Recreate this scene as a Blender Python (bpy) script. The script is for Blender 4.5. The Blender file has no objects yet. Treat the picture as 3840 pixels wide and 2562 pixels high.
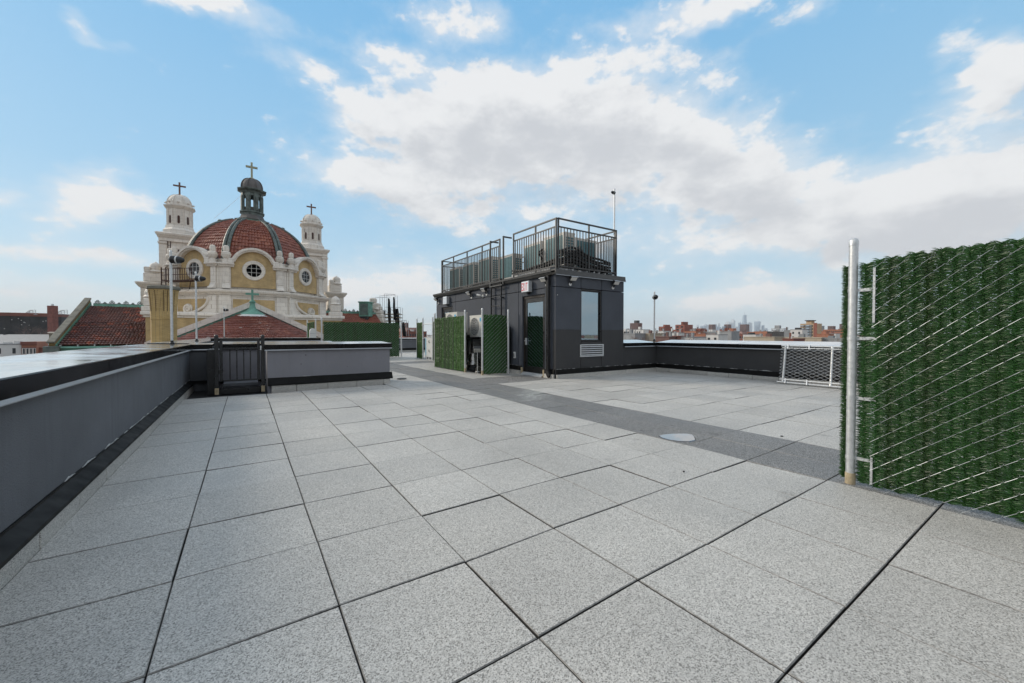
import bpy, math, random
import numpy as np
from mathutils import Vector, noise as mnoise
R = math.radians
rng = random.Random(7)
scene = bpy.context.scene
col = scene.collection

# ---------------------------------------------------------------- camera
EYE = (0.0, 0.0, 1.16)
YAW, PITCH = R(34.0), R(1.013)
cam_d = bpy.data.cameras.new('camera')
cam_d.sensor_width = 36.0
cam_d.lens = 36.0 * 905.0 / 2350.0
cam_d.clip_start, cam_d.clip_end = 0.05, 40000.0
cam = bpy.data.objects.new('camera', cam_d)
cam.location = EYE
cam.rotation_euler = (R(90) - PITCH, 0, -YAW)
col.objects.link(cam)
scene.camera = cam

# ---------------------------------------------------------------- sun, exposure
SUN_AZ, SUN_EL = R(-40.0), R(27.0)          # azimuth from +Y towards +X
sd = Vector((math.sin(SUN_AZ) * math.cos(SUN_EL), math.cos(SUN_AZ) * math.cos(SUN_EL), math.sin(SUN_EL)))
sun_d = bpy.data.lights.new('sun', 'SUN')
sun_d.energy, sun_d.angle, sun_d.color = 1.5, R(16.0), (1.0, 0.90, 0.76)
sun = bpy.data.objects.new('sun', sun_d)
sun.rotation_euler = sd.to_track_quat('Z', 'Y').to_euler()
sun.location = (-20, 20, 40)
col.objects.link(sun)
scene.view_settings.view_transform = 'Standard'
scene.view_settings.look = 'None'
scene.view_settings.exposure = 0.85
scene.view_settings.gamma = 1.0
scene.view_settings.use_curve_mapping = False
scene.cycles.use_denoising = True
scene.cycles.max_bounces = 7
scene.cycles.diffuse_bounces = 3
scene.cycles.glossy_bounces = 3
scene.cycles.transmission_bounces = 5
scene.cycles.transparent_max_bounces = 10
scene.cycles.volume_bounces = 0
scene.cycles.caustics_reflective = False
scene.cycles.caustics_refractive = False

# ---------------------------------------------------------------- world: sky and clouds
world = bpy.data.worlds.new('World')
scene.world = world
world.use_nodes = True
wt = world.node_tree
wt.nodes.clear()


def N(nt, typ, ins=None, **kw):
    n = nt.nodes.new(typ)
    for k, v in kw.items():
        setattr(n, k, v)
    for k, v in (ins or {}).items():
        s = n.inputs[k]
        if hasattr(v, 'bl_rna') and isinstance(v, bpy.types.NodeSocket):
            nt.links.new(v, s)
        else:
            s.default_value = v
    return n


def M(nt, op, a, b=0.0, c=0.0, clamp=False):
    n = N(nt, 'ShaderNodeMath', {0: a, 1: b, 2: c}, operation=op)
    n.use_clamp = clamp
    return n.outputs[0]


def mixc(nt, f, a, b, blend='MIX'):
    n = nt.nodes.new('ShaderNodeMix')
    n.data_type = 'RGBA'
    n.blend_type = blend
    for s, v in ((n.inputs[0], f), (n.inputs[6], a), (n.inputs[7], b)):
        if isinstance(v, bpy.types.NodeSocket):
            nt.links.new(v, s)
        else:
            s.default_value = v if not isinstance(v, tuple) or len(v) == 4 else (*v, 1)
    return n.outputs[2]


def cloud_group():
    """cloud cover for a direction given as azimuth and elevation in degrees"""
    g = bpy.data.node_groups.new('cloud_cover', 'ShaderNodeTree')
    g.interface.new_socket('az', in_out='INPUT', socket_type='NodeSocketFloat')
    g.interface.new_socket('el', in_out='INPUT', socket_type='NodeSocketFloat')
    g.interface.new_socket('cover', in_out='OUTPUT', socket_type='NodeSocketFloat')
    g.interface.new_socket('veil', in_out='OUTPUT', socket_type='NodeSocketFloat')
    gi, go = g.nodes.new('NodeGroupInput'), g.nodes.new('NodeGroupOutput')
    az, el = gi.outputs[0], gi.outputs[1]
    vec = N(g, 'ShaderNodeCombineXYZ', {0: M(g, 'MULTIPLY', az, 0.085), 1: M(g, 'MULTIPLY', el, 0.15), 2: 3.7}).outputs[0]
    warp = N(g, 'ShaderNodeTexNoise', {'Vector': vec, 'Scale': 0.9, 'Detail': 4.0, 'Roughness': 0.55}).outputs['Color']
    sep = N(g, 'ShaderNodeSeparateXYZ', {0: warp})
    waz = M(g, 'ADD', az, M(g, 'MULTIPLY', M(g, 'SUBTRACT', sep.outputs[0], 0.5), 11.0))
    wel = M(g, 'ADD', el, M(g, 'MULTIPLY', M(g, 'SUBTRACT', sep.outputs[1], 0.5), 7.5))
    fb = N(g, 'ShaderNodeTexNoise', {'Vector': vec, 'Scale': 1.9, 'Detail': 8.0, 'Roughness': 0.62}).outputs['Fac']
    fine = N(g, 'ShaderNodeTexNoise', {'Vector': vec, 'Scale': 3.6, 'Detail': 4.0, 'Roughness': 0.62}).outputs['Fac']
    wv = N(g, 'ShaderNodeCombineXYZ', {0: waz, 1: wel, 2: 0.0}).outputs[0]
    # outside the frame fuller cloud is added from noise alone, to whiten the light
    side = M(g, 'ABSOLUTE', M(g, 'SUBTRACT', az, 34.0))
    wide = N(g, 'ShaderNodeMapRange', {0: side, 1: 54.0, 2: 70.0, 3: 0.0, 4: 0.85}).outputs[0]
    high = N(g, 'ShaderNodeMapRange', {0: el, 1: 42.0, 2: 52.0, 3: 0.0, 4: 0.85}).outputs[0]
    total = M(g, 'MAXIMUM', wide, high)
    for (a, e, ra, re, w) in CLOUDS:
        q = N(g, 'ShaderNodeVectorMath', {0: wv, 1: (1 / ra, 1 / re, 0), 2: (-a / ra, -e / re, 0)}, operation='MULTIPLY_ADD').outputs[0]
        l2 = N(g, 'ShaderNodeVectorMath', {0: q, 1: q}, operation='DOT_PRODUCT').outputs['Value']
        total = M(g, 'MULTIPLY_ADD', M(g, 'POWER', 0.3679, l2), w, total)
    s = M(g, 'ADD', total, M(g, 'MULTIPLY', M(g, 'SUBTRACT', fb, 0.5), 2.7))
    s = M(g, 'ADD', s, M(g, 'MULTIPLY', M(g, 'SUBTRACT', fine, 0.5), 0.8))
    g.links.new(s, go.inputs[0])
    g.links.new(M(g, 'ADD', total, M(g, 'MULTIPLY', M(g, 'SUBTRACT', fb, 0.5), 1.3)), go.inputs[1])
    return g


def dirpx(x, y):
    """direction of a photograph point (2350 wide frame) as azimuth, elevation"""
    cx, cy = (x - 1175) / 905.0, (784 - y) / 905.0
    f, r, u = 1.0, cx, cy
    ff = f * math.cos(PITCH) + u * math.sin(PITCH)
    uu = u * math.cos(PITCH) - f * math.sin(PITCH)
    az = math.degrees(math.atan2(r, ff)) + 34.0
    return az, math.degrees(math.atan2(uu, math.hypot(ff, r)))


CLOUDS = []
for (x, y, sx, sy, w) in [   # x, y, half width, half height in the frame, weight
        (830, 262, 110, 50, 1.05), (1010, 270, 170, 85, 1.25), (1230, 250, 190, 105, 1.3), (1460, 270, 190, 90, 1.2), (1610, 320, 120, 50, 0.7),
        (1200, 390, 330, 60, 0.85), (1500, 430, 220, 50, 0.6), (930, 420, 200, 45, 0.8), (820, 400, 120, 35, 0.5), (1020, 480, 260, 40, 0.7), (1640, 430, 200, 70, 0.95), (1790, 420, 140, 75, 1.0),
        (1850, 540, 360, 62, 0.8), (2040, 440, 160, 75, 1.05), (2250, 390, 190, 85, 1.2), (2150, 530, 280, 70, 1.0), (2280, 170, 120, 95, 1.15), (2150, 90, 70, 30, 0.5),
        (1620, 10, 230, 48, 1.15), (1900, 10, 110, 30, 0.7), (1470, 140, 70, 30, 0.55), (1690, 120, 70, 20, 0.35),
        (1040, 45, 110, 52, 1.0), (890, 125, 100, 30, 0.62), (670, 150, 80, 30, 0.66), (1010, 170, 60, 18, 0.35), (500, 5, 200, 45, 1.2), (150, 50, 50, 30, 0.5), (250, 90, 60, 16, 0.3),
        (185, 445, 105, 66, 1.45), (-30, 440, 50, 26, 0.9), (330, 470, 60, 26, 0.35), (120, 690, 330, 40, 0.85), (60, 575, 260, 40, 0.75), (300, 610, 160, 26, 0.55), (880, 665, 180, 58, 1.15), (1670, 685, 170, 42, 1.0),
        (1260, 560, 330, 55, 0.62), (2060, 640, 330, 34, 0.4)]:
    a0, e0 = dirpx(x, y)
    a1, _ = dirpx(x + sx, y)
    a2, _ = dirpx(x - sx, y)
    _, e1 = dirpx(x, y - sy)
    _, e2 = dirpx(x, y + sy)
    CLOUDS.append((a0, e0, abs(a1 - a2) / 2 * 1.05, abs(e1 - e2) / 2 * 1.05, w))
tc = N(wt, 'ShaderNodeTexCoord')
sx = N(wt, 'ShaderNodeSeparateXYZ', {0: tc.outputs['Generated']})
az_ = M(wt, 'MULTIPLY', M(wt, 'ARCTAN2', sx.outputs[0], sx.outputs[1]), 57.2958)
# azimuth runs on past 180 so the frame's right side (up to 88 degrees) has no seam in view
az_ = M(wt, 'SUBTRACT', az_, M(wt, 'MULTIPLY', M(wt, 'GREATER_THAN', az_, 100.0), 360.0))
el_ = M(wt, 'MULTIPLY', M(wt, 'ARCSINE', sx.outputs[2]), 57.2958)
grp = cloud_group()


def cover(off_el, off_az=0.0):
    n = wt.nodes.new('ShaderNodeGroup')
    n.node_tree = grp
    wt.links.new(M(wt, 'ADD', az_, off_az), n.inputs[0])
    wt.links.new(M(wt, 'ADD', el_, off_el), n.inputs[1])
    return n.outputs


c0, v0 = cover(0.0)[:2]
c1 = cover(3.2, -1.5)[0]
mask = N(wt, 'ShaderNodeMapRange', {0: c0, 1: 0.40, 2: 1.02, 3: 0.0, 4: 1.0}, interpolation_type='SMOOTHSTEP').outputs[0]
veil = N(wt, 'ShaderNodeMapRange', {0: v0, 1: 0.12, 2: 1.0, 3: 0.0, 4: 0.62}, interpolation_type='SMOOTHSTEP').outputs[0]
mask = M(wt, 'MAXIMUM', mask, veil)
thick = N(wt, 'ShaderNodeMapRange', {0: c1, 1: 0.6, 2: 2.0, 3: 0.0, 4: 1.0}, interpolation_type='SMOOTHSTEP').outputs[0]
sky = N(wt, 'ShaderNodeTexSky', sky_type='NISHITA', sun_disc=False, sun_elevation=SUN_EL, sun_rotation=SUN_AZ,
        altitude=0.0, air_density=1.0, dust_density=0.5, ozone_density=2.2)
rampn = N(wt, 'ShaderNodeValToRGB', {0: M(wt, 'DIVIDE', el_, 60.0, clamp=True)})
re_ = rampn.color_ramp.elements
re_[0].position, re_[0].color = 0.0, (.40, .445, .47, 1)
re_[1].position, re_[1].color = 1.0, (.09, .25, .45, 1)
for p_, c_ in ((.10, (.30, .405, .47, 1)), (.28, (.20, .345, .465, 1)), (.6, (.130, .295, .465, 1))):
    x_ = re_.new(p_); x_.color = c_
clear = mixc(wt, 1.0, rampn.outputs[0], (10.0, 10.0, 10.0), 'MULTIPLY')
blue = mixc(wt, 0.9, sky.outputs[0], clear)
ccol = mixc(wt, thick, (5.0, 4.97, 4.95), (3.6, 3.64, 3.78))
mk = M(wt, 'MULTIPLY', mask, 0.93)
final = mixc(wt, mk, blue, ccol)
bg = N(wt, 'ShaderNodeBackground', {'Color': final, 'Strength': 0.1})
wo = N(wt, 'ShaderNodeOutputWorld', {'Surface': bg.outputs[0]})
world.cycles.sampling_method = 'MANUAL'
world.cycles.sample_map_resolution = 512


# ---------------------------------------------------------------- projecting photograph points into the place
_fw = np.array([math.sin(YAW), math.cos(YAW), 0.0])
_rt = np.array([math.cos(YAW), -math.sin(YAW), 0.0])
_up = np.array([0, 0, 1.0])
_f2 = _fw * math.cos(PITCH) - _up * math.sin(PITCH)
_u2 = _fw * math.sin(PITCH) + _up * math.cos(PITCH)
FPX = 905.0 * 3840 / 2350


def at(x, y, depth):
    """a point of the 3840 px photograph at a given depth along the view axis, as a place in the world"""
    d = _fw + _rt * (x - 1920) / FPX
    ray = _f2 + _rt * (x - 1920) / FPX - _u2 * (y - 1281) / FPX
    p = np.array(EYE) + ray * (depth / float(ray @ _fw))
    return p


# ---------------------------------------------------------------- mesh helpers
def ident(p):
    return p


def frame(o, xd, yd, zd=(0, 0, 1)):
    o, xd, yd, zd = (np.array(a, float) for a in (o, xd, yd, zd))

    def T(p):
        return o + xd * p[0] + yd * p[1] + zd * p[2]
    return T


class MB:
    def __init__(s, T=None):
        s.v, s.f, s.T = [], [], T

    def add(s, vs, fs):
        k = len(s.v)
        s.v.extend([tuple(s.T(p)) for p in vs] if s.T else [tuple(p) for p in vs])
        s.f.extend([tuple(i + k for i in f) for f in fs])
        return s

    def box(s, x0, y0, z0, x1, y1, z1, c=0.0):
        if x0 > x1: x0, x1 = x1, x0
        if y0 > y1: y0, y1 = y1, y0
        if z0 > z1: z0, z1 = z1, z0
        if c <= 0:
            return s.add([(x0, y0, z0), (x1, y0, z0), (x1, y1, z0), (x0, y1, z0), (x0, y0, z1), (x1, y0, z1), (x1, y1, z1), (x0, y1, z1)],
                         [(0, 3, 2, 1), (4, 5, 6, 7), (0, 1, 5, 4), (1, 2, 6, 5), (2, 3, 7, 6), (3, 0, 4, 7)])
        c = min(c, (x1 - x0) * .45, (y1 - y0) * .45, (z1 - z0) * .45)
        vs, idx = [], {}
        for i, X in enumerate((x0, x1)):
            for j, Y in enumerate((y0, y1)):
                for k, Z in enumerate((z0, z1)):
                    a = (X + c if i == 0 else X - c); b = (Y + c if j == 0 else Y - c); d = (Z + c if k == 0 else Z - c)
                    for ax, p in enumerate(((X, b, d), (a, Y, d), (a, b, Z))):
                        idx[(i, j, k, ax)] = len(vs); vs.append(p)
        g = lambda i, j, k, a: idx[(i, j, k, a)]
        fs = [(g(0, 0, 0, 0), g(0, 0, 1, 0), g(0, 1, 1, 0), g(0, 1, 0, 0)), (g(1, 0, 0, 0), g(1, 1, 0, 0), g(1, 1, 1, 0), g(1, 0, 1, 0)),
              (g(0, 0, 0, 1), g(1, 0, 0, 1), g(1, 0, 1, 1), g(0, 0, 1, 1)), (g(0, 1, 0, 1), g(0, 1, 1, 1), g(1, 1, 1, 1), g(1, 1, 0, 1)),
              (g(0, 0, 0, 2), g(0, 1, 0, 2), g(1, 1, 0, 2), g(1, 0, 0, 2)), (g(0, 0, 1, 2), g(1, 0, 1, 2), g(1, 1, 1, 2), g(0, 1, 1, 2))]
        for i in (0, 1):
            for j in (0, 1):
                fs.append((g(i, j, 0, 0), g(i, j, 0, 1), g(i, j, 1, 1), g(i, j, 1, 0)))
                fs.append((g(i, 0, j, 0), g(i, 0, j, 2), g(i, 1, j, 2), g(i, 1, j, 0)))
                fs.append((g(0, i, j, 1), g(0, i, j, 2), g(1, i, j, 2), g(1, i, j, 1)))
                for k in (0, 1):
                    fs.append((g(i, j, k, 0), g(i, j, k, 1), g(i, j, k, 2)))
        return s.add(vs, fs)

    def cyl(s, p, q, r, r2=None, n=10, caps=True):
        p, q = np.array(p, float), np.array(q, float)
        r2 = r if r2 is None else r2
        d = q - p
        L = np.linalg.norm(d)
        if L < 1e-9: return s
        d /= L
        a = np.cross(d, (0, 0, 1) if abs(d[2]) < .9 else (1, 0, 0)); a /= np.linalg.norm(a)
        b = np.cross(d, a)
        vs = []
        for P, rr in ((p, r), (q, r2)):
            for k in range(n):
                t = 2 * math.pi * k / n
                vs.append(P + rr * (a * math.cos(t) + b * math.sin(t)))
        fs = [(k, (k + 1) % n, n + (k + 1) % n, n + k) for k in range(n)]
        if caps:
            fs += [tuple(range(n - 1, -1, -1)), tuple(range(n, 2 * n))]
        return s.add(vs, fs)

    def tube(s, pts, r, n=6, caps=True):
        pts = [np.array(p, float) for p in pts]
        m = len(pts)
        rs = r if hasattr(r, '__len__') else [r] * m
        vs, fs = [], []
        prev = None
        for i, p in enumerate(pts):
            d = pts[min(i + 1, m - 1)] - pts[max(i - 1, 0)]
            d = d / (np.linalg.norm(d) + 1e-12)
            if prev is None:
                a = np.cross(d, (0, 0, 1) if abs(d[2]) < .9 else (1, 0, 0))
            else:
                a = prev - d * (prev @ d)
            a = a / (np.linalg.norm(a) + 1e-12)
            prev = a
            b = np.cross(d, a)
            for k in range(n):
                t = 2 * math.pi * (k + .5) / n
                vs.append(p + rs[i] * (a * math.cos(t) + b * math.sin(t)))
        for i in range(m - 1):
            for k in range(n):
                fs.append((i * n + k, i * n + (k + 1) % n, (i + 1) * n + (k + 1) % n, (i + 1) * n + k))
        if caps:
            fs += [tuple(range(n - 1, -1, -1)), tuple(range((m - 1) * n, m * n))]
        return s.add(vs, fs)

    def lathe(s, prof, n=16, c=(0, 0, 0), rot=0.0, a0=0.0, a1=2 * math.pi):
        full = abs(a1 - a0 - 2 * math.pi) < 1e-6
        cnt = n if full else n + 1
        vs, fs = [], []
        for (r, z) in prof:
            for k in range(cnt):
                t = rot + a0 + (a1 - a0) * k / n
                vs.append((c[0] + r * math.cos(t), c[1] + r * math.sin(t), c[2] + z))
        for i in range(len(prof) - 1):
            for k in range(n):
                k2 = (k + 1) % cnt
                fs.append((i * cnt + k, i * cnt + k2, (i + 1) * cnt + k2, (i + 1) * cnt + k))
        if full:
            fs.append(tuple(range(cnt - 1, -1, -1)))
            fs.append(tuple(range((len(prof) - 1) * cnt, len(prof) * cnt)))
        return s.add(vs, fs)

    def prism(s, poly, h0, h1, m=lambda u, v, w: (u, w, v)):
        """poly in (u, v) pushed from h0 to h1 along w"""
        n = len(poly)
        vs = [m(u, v, h0) for u, v in poly] + [m(u, v, h1) for u, v in poly]
        fs = [(k, (k + 1) % n, n + (k + 1) % n, n + k) for k in range(n)]
        fs += [tuple(range(n - 1, -1, -1)), tuple(range(n, 2 * n))]
        return s.add(vs, fs)

    def sphere(s, c, r, n=12, m=8, sz=1.0):
        return s.lathe([(max(r * math.sin(math.pi * i / m), 1e-4), -r * sz * math.cos(math.pi * i / m)) for i in range(m + 1)], n, c)

    def build(s, name, mat, parent=None, smooth=None, base=None):
        return mk_obj(name, s.v, s.f, mat, parent, smooth, base)


OFF = {}


def mesh_data(name, v, f, mat, smooth=None):
    me = bpy.data.meshes.new(name)
    me.from_pydata([tuple(map(float, p)) for p in v], [], f)
    if mat is not None:
        me.materials.append(mat)
    if smooth is not None:
        me.polygons.foreach_set('use_smooth', [True] * len(me.polygons))
        me.update()
        if smooth < 179:
            me.set_sharp_from_angle(angle=R(smooth))
    me.validate()
    me.update()
    return me


def mk_obj(name, v, f, mat, parent=None, smooth=None, base=None):
    if len(v) == 0: return None
    off = np.array((0, 0, 0.0))
    if parent is not None:
        off = OFF[parent.name]
    elif base is not None:
        off = np.array(base, float)
    vv = np.array(v, float) - off
    me = mesh_data(name, vv, f, mat, smooth)
    o = bpy.data.objects.new(name, me)
    col.objects.link(o)
    if parent is not None:
        o.parent = parent
    elif base is not None:
        o.location = tuple(off)
    OFF[o.name] = off
    return o


def thing(name, label, cat, loc=(0, 0, 0), group=None, rotz=0.0):
    o = bpy.data.objects.new(name, None)
    o.empty_display_size = 0.2
    o.location = tuple(float(a) for a in loc)
    o.rotation_euler = (0, 0, rotz)
    col.objects.link(o)
    OFF[o.name] = np.array(loc, float)
    return tag(o, label, cat, group)


def tag(o, label=None, cat=None, group=None, kind=None):
    if label: o['label'] = label
    if cat: o['category'] = cat
    if group: o['group'] = group
    if kind: o['kind'] = kind
    return o


def copy_tree(root, loc, rotz=0.0, label=None):
    def cp(o, par):
        c = o.copy()
        col.objects.link(c)
        c.parent = par
        OFF[c.name] = OFF[o.name]
        for ch in list(o.children):
            cp(ch, c)
        return c
    r = cp(root, None)
    r.location = loc
    r.rotation_euler = (0, 0, rotz)
    if label: r['label'] = label
    return r


def inst(src, parent, loc, rotz=0.0, name=None):
    """another object on the same mesh, a part of parent, placed in the parent's own coordinates"""
    o = bpy.data.objects.new(name or src.name, src)
    col.objects.link(o)
    o.parent = parent
    o.location = tuple(float(a) for a in loc)
    o.rotation_euler = (0, 0, rotz)
    OFF[o.name] = OFF[parent.name]
    return o


# ---------------------------------------------------------------- materials
MATS = {}


def srgb(r, g, b):
    f = lambda c: (c / 255) / 12.92 if c / 255 <= .04045 else ((c / 255 + .055) / 1.055) ** 2.4
    return (f(r), f(g), f(b), 1)


def mat(name, c, rough=0.6, metal=0.0, var=0.12, scale=3.0, bump=0.0, bscale=60.0, spec=0.5, c2=None, streak=0.0, rvar=0.0, ovar=0.0, detail=5.0, dirt=None):
    """painted, cast or rolled surface: a base colour broken up by noise, with fine relief"""
    if name in MATS: return MATS[name]
    m = bpy.data.materials.new(name)
    m.use_nodes = True
    nt = m.node_tree
    bs = nt.nodes['Principled BSDF']
    tcn = N(nt, 'ShaderNodeTexCoord')
    geo = N(nt, 'ShaderNodeNewGeometry')
    pos = geo.outputs['Position']
    c = (*c[:3], 1)
    k1 = tuple(x * (1 - var) for x in c[:3]) + (1,)
    k2 = tuple(min(1, x * (1 + var)) for x in c[:3]) + (1,)
    if c2 is not None: k2 = (*c2[:3], 1)
    n1 = N(nt, 'ShaderNodeTexNoise', {'Vector': pos, 'Scale': scale, 'Detail': detail, 'Roughness': .6}).outputs['Fac']
    ramp = N(nt, 'ShaderNodeMapRange', {0: n1, 1: .3, 2: .7}).outputs[0]
    cc = mixc(nt, ramp, k1, k2)
    if streak > 0:
        mp = N(nt, 'ShaderNodeMapping', {'Vector': pos, 'Scale': (9, 9, .5)})
        n2 = N(nt, 'ShaderNodeTexNoise', {'Vector': mp.outputs[0], 'Scale': 1.3, 'Detail': 6.0, 'Roughness': .65}).outputs['Fac']
        st = N(nt, 'ShaderNodeMapRange', {0: n2, 1: .52, 2: .75, 3: 0, 4: streak}).outputs[0]
        cc = mixc(nt, st, cc, dirt or tuple(x * .35 for x in c[:3]))
    if ovar > 0:
        oi = N(nt, 'ShaderNodeObjectInfo')
        hv = N(nt, 'ShaderNodeHueSaturation', {'Color': cc, 'Value': M(nt, 'ADD', 1 - ovar / 2, M(nt, 'MULTIPLY', oi.outputs['Random'], ovar))})
        cc = hv.outputs[0]
    nt.links.new(cc, bs.inputs['Base Color'])
    bs.inputs['Metallic'].default_value = metal
    bs.inputs['Specular IOR Level'].default_value = spec
    if rvar > 0:
        rr = N(nt, 'ShaderNodeTexNoise', {'Vector': pos, 'Scale': scale * 2.3, 'Detail': 4.0}).outputs['Fac']
        nt.links.new(N(nt, 'ShaderNodeMapRange', {0: rr, 1: .3, 2: .7, 3: max(0.02, rough - rvar), 4: min(1, rough + rvar)}).outputs[0], bs.inputs['Roughness'])
    else:
        bs.inputs['Roughness'].default_value = rough
    if bump > 0:
        bn = N(nt, 'ShaderNodeTexNoise', {'Vector': pos, 'Scale': bscale, 'Detail': 4.0, 'Roughness': .6}).outputs['Fac']
        bp = N(nt, 'ShaderNodeBump', {'Strength': bump, 'Distance': 0.6 / bscale, 'Height': bn})
        nt.links.new(bp.outputs[0], bs.inputs['Normal'])
    MATS[name] = m
    return m


def brick_mat(name, c1, c2, mortar, bw=.2, bh=.067, axis='XZ', var=.25, ms=.009):
    if name in MATS: return MATS[name]
    m = bpy.data.materials.new(name)
    m.use_nodes = True
    nt = m.node_tree
    bs = nt.nodes['Principled BSDF']
    pos = N(nt, 'ShaderNodeNewGeometry').outputs['Position']
    s = N(nt, 'ShaderNodeSeparateXYZ', {0: pos})
    u = M(nt, 'ADD', M(nt, 'MULTIPLY', s.outputs[0], .8), M(nt, 'MULTIPLY', s.outputs[1], .6)) if axis == 'XY' else s.outputs[0 if axis == 'XZ' else 1]
    v = N(nt, 'ShaderNodeCombineXYZ', {0: u, 1: s.outputs[2], 2: 0.0})
    b = N(nt, 'ShaderNodeTexBrick', {'Vector': v.outputs[0], 'Color1': (*c1[:3], 1), 'Color2': (*c2[:3], 1), 'Mortar': (*mortar[:3], 1), 'Scale': 1.0,
                                     'Mortar Size': ms, 'Mortar Smooth': .3, 'Brick Width': bw, 'Row Height': bh})
    n1 = N(nt, 'ShaderNodeTexNoise', {'Vector': pos, 'Scale': 1.2, 'Detail': 6.0}).outputs['Fac']
    k = N(nt, 'ShaderNodeMapRange', {0: n1, 1: .3, 2: .7, 3: 1 - var, 4: 1 + var * .6}).outputs[0]
    hv = N(nt, 'ShaderNodeHueSaturation', {'Color': b.outputs['Color'], 'Value': k})
    nt.links.new(hv.outputs[0], bs.inputs['Base Color'])
    bs.inputs['Roughness'].default_value = .85
    bp = N(nt, 'ShaderNodeBump', {'Strength': .5, 'Distance': .008, 'Height': M(nt, 'SUBTRACT', 1.0, b.outputs['Fac'])})
    nt.links.new(bp.outputs[0], bs.inputs['Normal'])
    MATS[name] = m
    return m


def block_mat(name, c, joint, bw, bh, rough=.62, streak=.3, dirt=(.2, .17, .14)):
    """glazed blocks with thin dirty joints and rain streaks"""
    m = bpy.data.materials.new(name)
    m.use_nodes = True
    nt = m.node_tree
    bs = nt.nodes['Principled BSDF']
    pos = N(nt, 'ShaderNodeNewGeometry').outputs['Position']
    s = N(nt, 'ShaderNodeSeparateXYZ', {0: pos})
    u = M(nt, 'ADD', M(nt, 'MULTIPLY', s.outputs[0], .8), M(nt, 'MULTIPLY', s.outputs[1], .6))
    v = N(nt, 'ShaderNodeCombineXYZ', {0: u, 1: s.outputs[2], 2: 0.0})
    b = N(nt, 'ShaderNodeTexBrick', {'Vector': v.outputs[0], 'Color1': (*c, 1), 'Color2': (*(x * .9 for x in c), 1), 'Mortar': (*joint, 1), 'Scale': 1.0,
                                     'Mortar Size': .009, 'Mortar Smooth': .6, 'Brick Width': bw, 'Row Height': bh})
    n1 = N(nt, 'ShaderNodeTexNoise', {'Vector': pos, 'Scale': .8, 'Detail': 8.0, 'Roughness': .65}).outputs['Fac']
    cc = mixc(nt, N(nt, 'ShaderNodeMapRange', {0: n1, 1: .52, 2: .75, 3: 0, 4: .3}).outputs[0], b.outputs['Color'], dirt)
    mp = N(nt, 'ShaderNodeMapping', {'Vector': pos, 'Scale': (4, 4, .35)})
    n2 = N(nt, 'ShaderNodeTexNoise', {'Vector': mp.outputs[0], 'Scale': 1.1, 'Detail': 7.0, 'Roughness': .7}).outputs['Fac']
    cc = mixc(nt, N(nt, 'ShaderNodeMapRange', {0: n2, 1: .5, 2: .72, 3: 0, 4: streak}).outputs[0], cc, dirt)
    nt.links.new(cc, bs.inputs['Base Color'])
    bs.inputs['Roughness'].default_value = rough
    bp = N(nt, 'ShaderNodeBump', {'Strength': .6, 'Distance': .02, 'Height': M(nt, 'SUBTRACT', 1.0, b.outputs['Fac'])})
    nt.links.new(bp.outputs[0], bs.inputs['Normal'])
    MATS[name] = m
    return m


def paver_mat(name, dark, mid, light, blotch):
    m = bpy.data.materials.new(name)
    m.use_nodes = True
    nt = m.node_tree
    bs = nt.nodes['Principled BSDF']
    pos = N(nt, 'ShaderNodeNewGeometry').outputs['Position']
    oi = N(nt, 'ShaderNodeObjectInfo')
    v = N(nt, 'ShaderNodeTexVoronoi', {'Vector': pos, 'Scale': 240.0}, feature='F1')
    r = N(nt, 'ShaderNodeSeparateColor', {0: v.outputs['Color']}).outputs[0]
    n0 = N(nt, 'ShaderNodeTexNoise', {'Vector': pos, 'Scale': 120.0, 'Detail': 2.0, 'Roughness': .6}).outputs['Fac']
    g = M(nt, 'ADD', M(nt, 'MULTIPLY', r, .72), M(nt, 'MULTIPLY', n0, .36))
    cr = N(nt, 'ShaderNodeValToRGB', {0: g})
    e = cr.color_ramp.elements
    e[0].position, e[0].color = .18, (*dark, 1)
    e[1].position, e[1].color = .86, (*light, 1)
    x = e.new(.45); x.color = (*mid, 1)
    n1 = N(nt, 'ShaderNodeTexNoise', {'Vector': pos, 'Scale': 1.1, 'Detail': 6.0, 'Roughness': .62}).outputs['Fac']
    k = N(nt, 'ShaderNodeMapRange', {0: n1, 1: .3, 2: .72, 3: 1 - blotch, 4: 1 + blotch * .5}).outputs[0]
    k = M(nt, 'MULTIPLY', k, M(nt, 'ADD', .94, M(nt, 'MULTIPLY', oi.outputs['Random'], .12)))
    n3 = N(nt, 'ShaderNodeTexNoise', {'Vector': pos, 'Scale': 2.6, 'Detail': 3.0, 'Roughness': .5}).outputs['Fac']
    spot = N(nt, 'ShaderNodeMapRange', {0: n3, 1: .66, 2: .76, 3: 1.0, 4: .80}, interpolation_type='SMOOTHSTEP').outputs[0]
    k = M(nt, 'MULTIPLY', k, spot)
    hv = N(nt, 'ShaderNodeHueSaturation', {'Color': cr.outputs[0], 'Value': k})
    nt.links.new(hv.outputs[0], bs.inputs['Base Color'])
    bs.inputs['Specular IOR Level'].default_value = .5
    n4 = N(nt, 'ShaderNodeTexNoise', {'Vector': pos, 'Scale': .55, 'Detail': 4.0}).outputs['Fac']
    nt.links.new(N(nt, 'ShaderNodeMapRange', {0: n4, 1: .38, 2: .62, 3: .5, 4: .8}).outputs[0], bs.inputs['Roughness'])
    bp = N(nt, 'ShaderNodeBump', {'Strength': .55, 'Distance': .0035, 'Height': g})
    nt.links.new(bp.outputs[0], bs.inputs['Normal'])
    MATS[name] = m
    return m
# ================================================================ the roof deck
def lin(*a): return srgb(*a)[:3]


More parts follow.
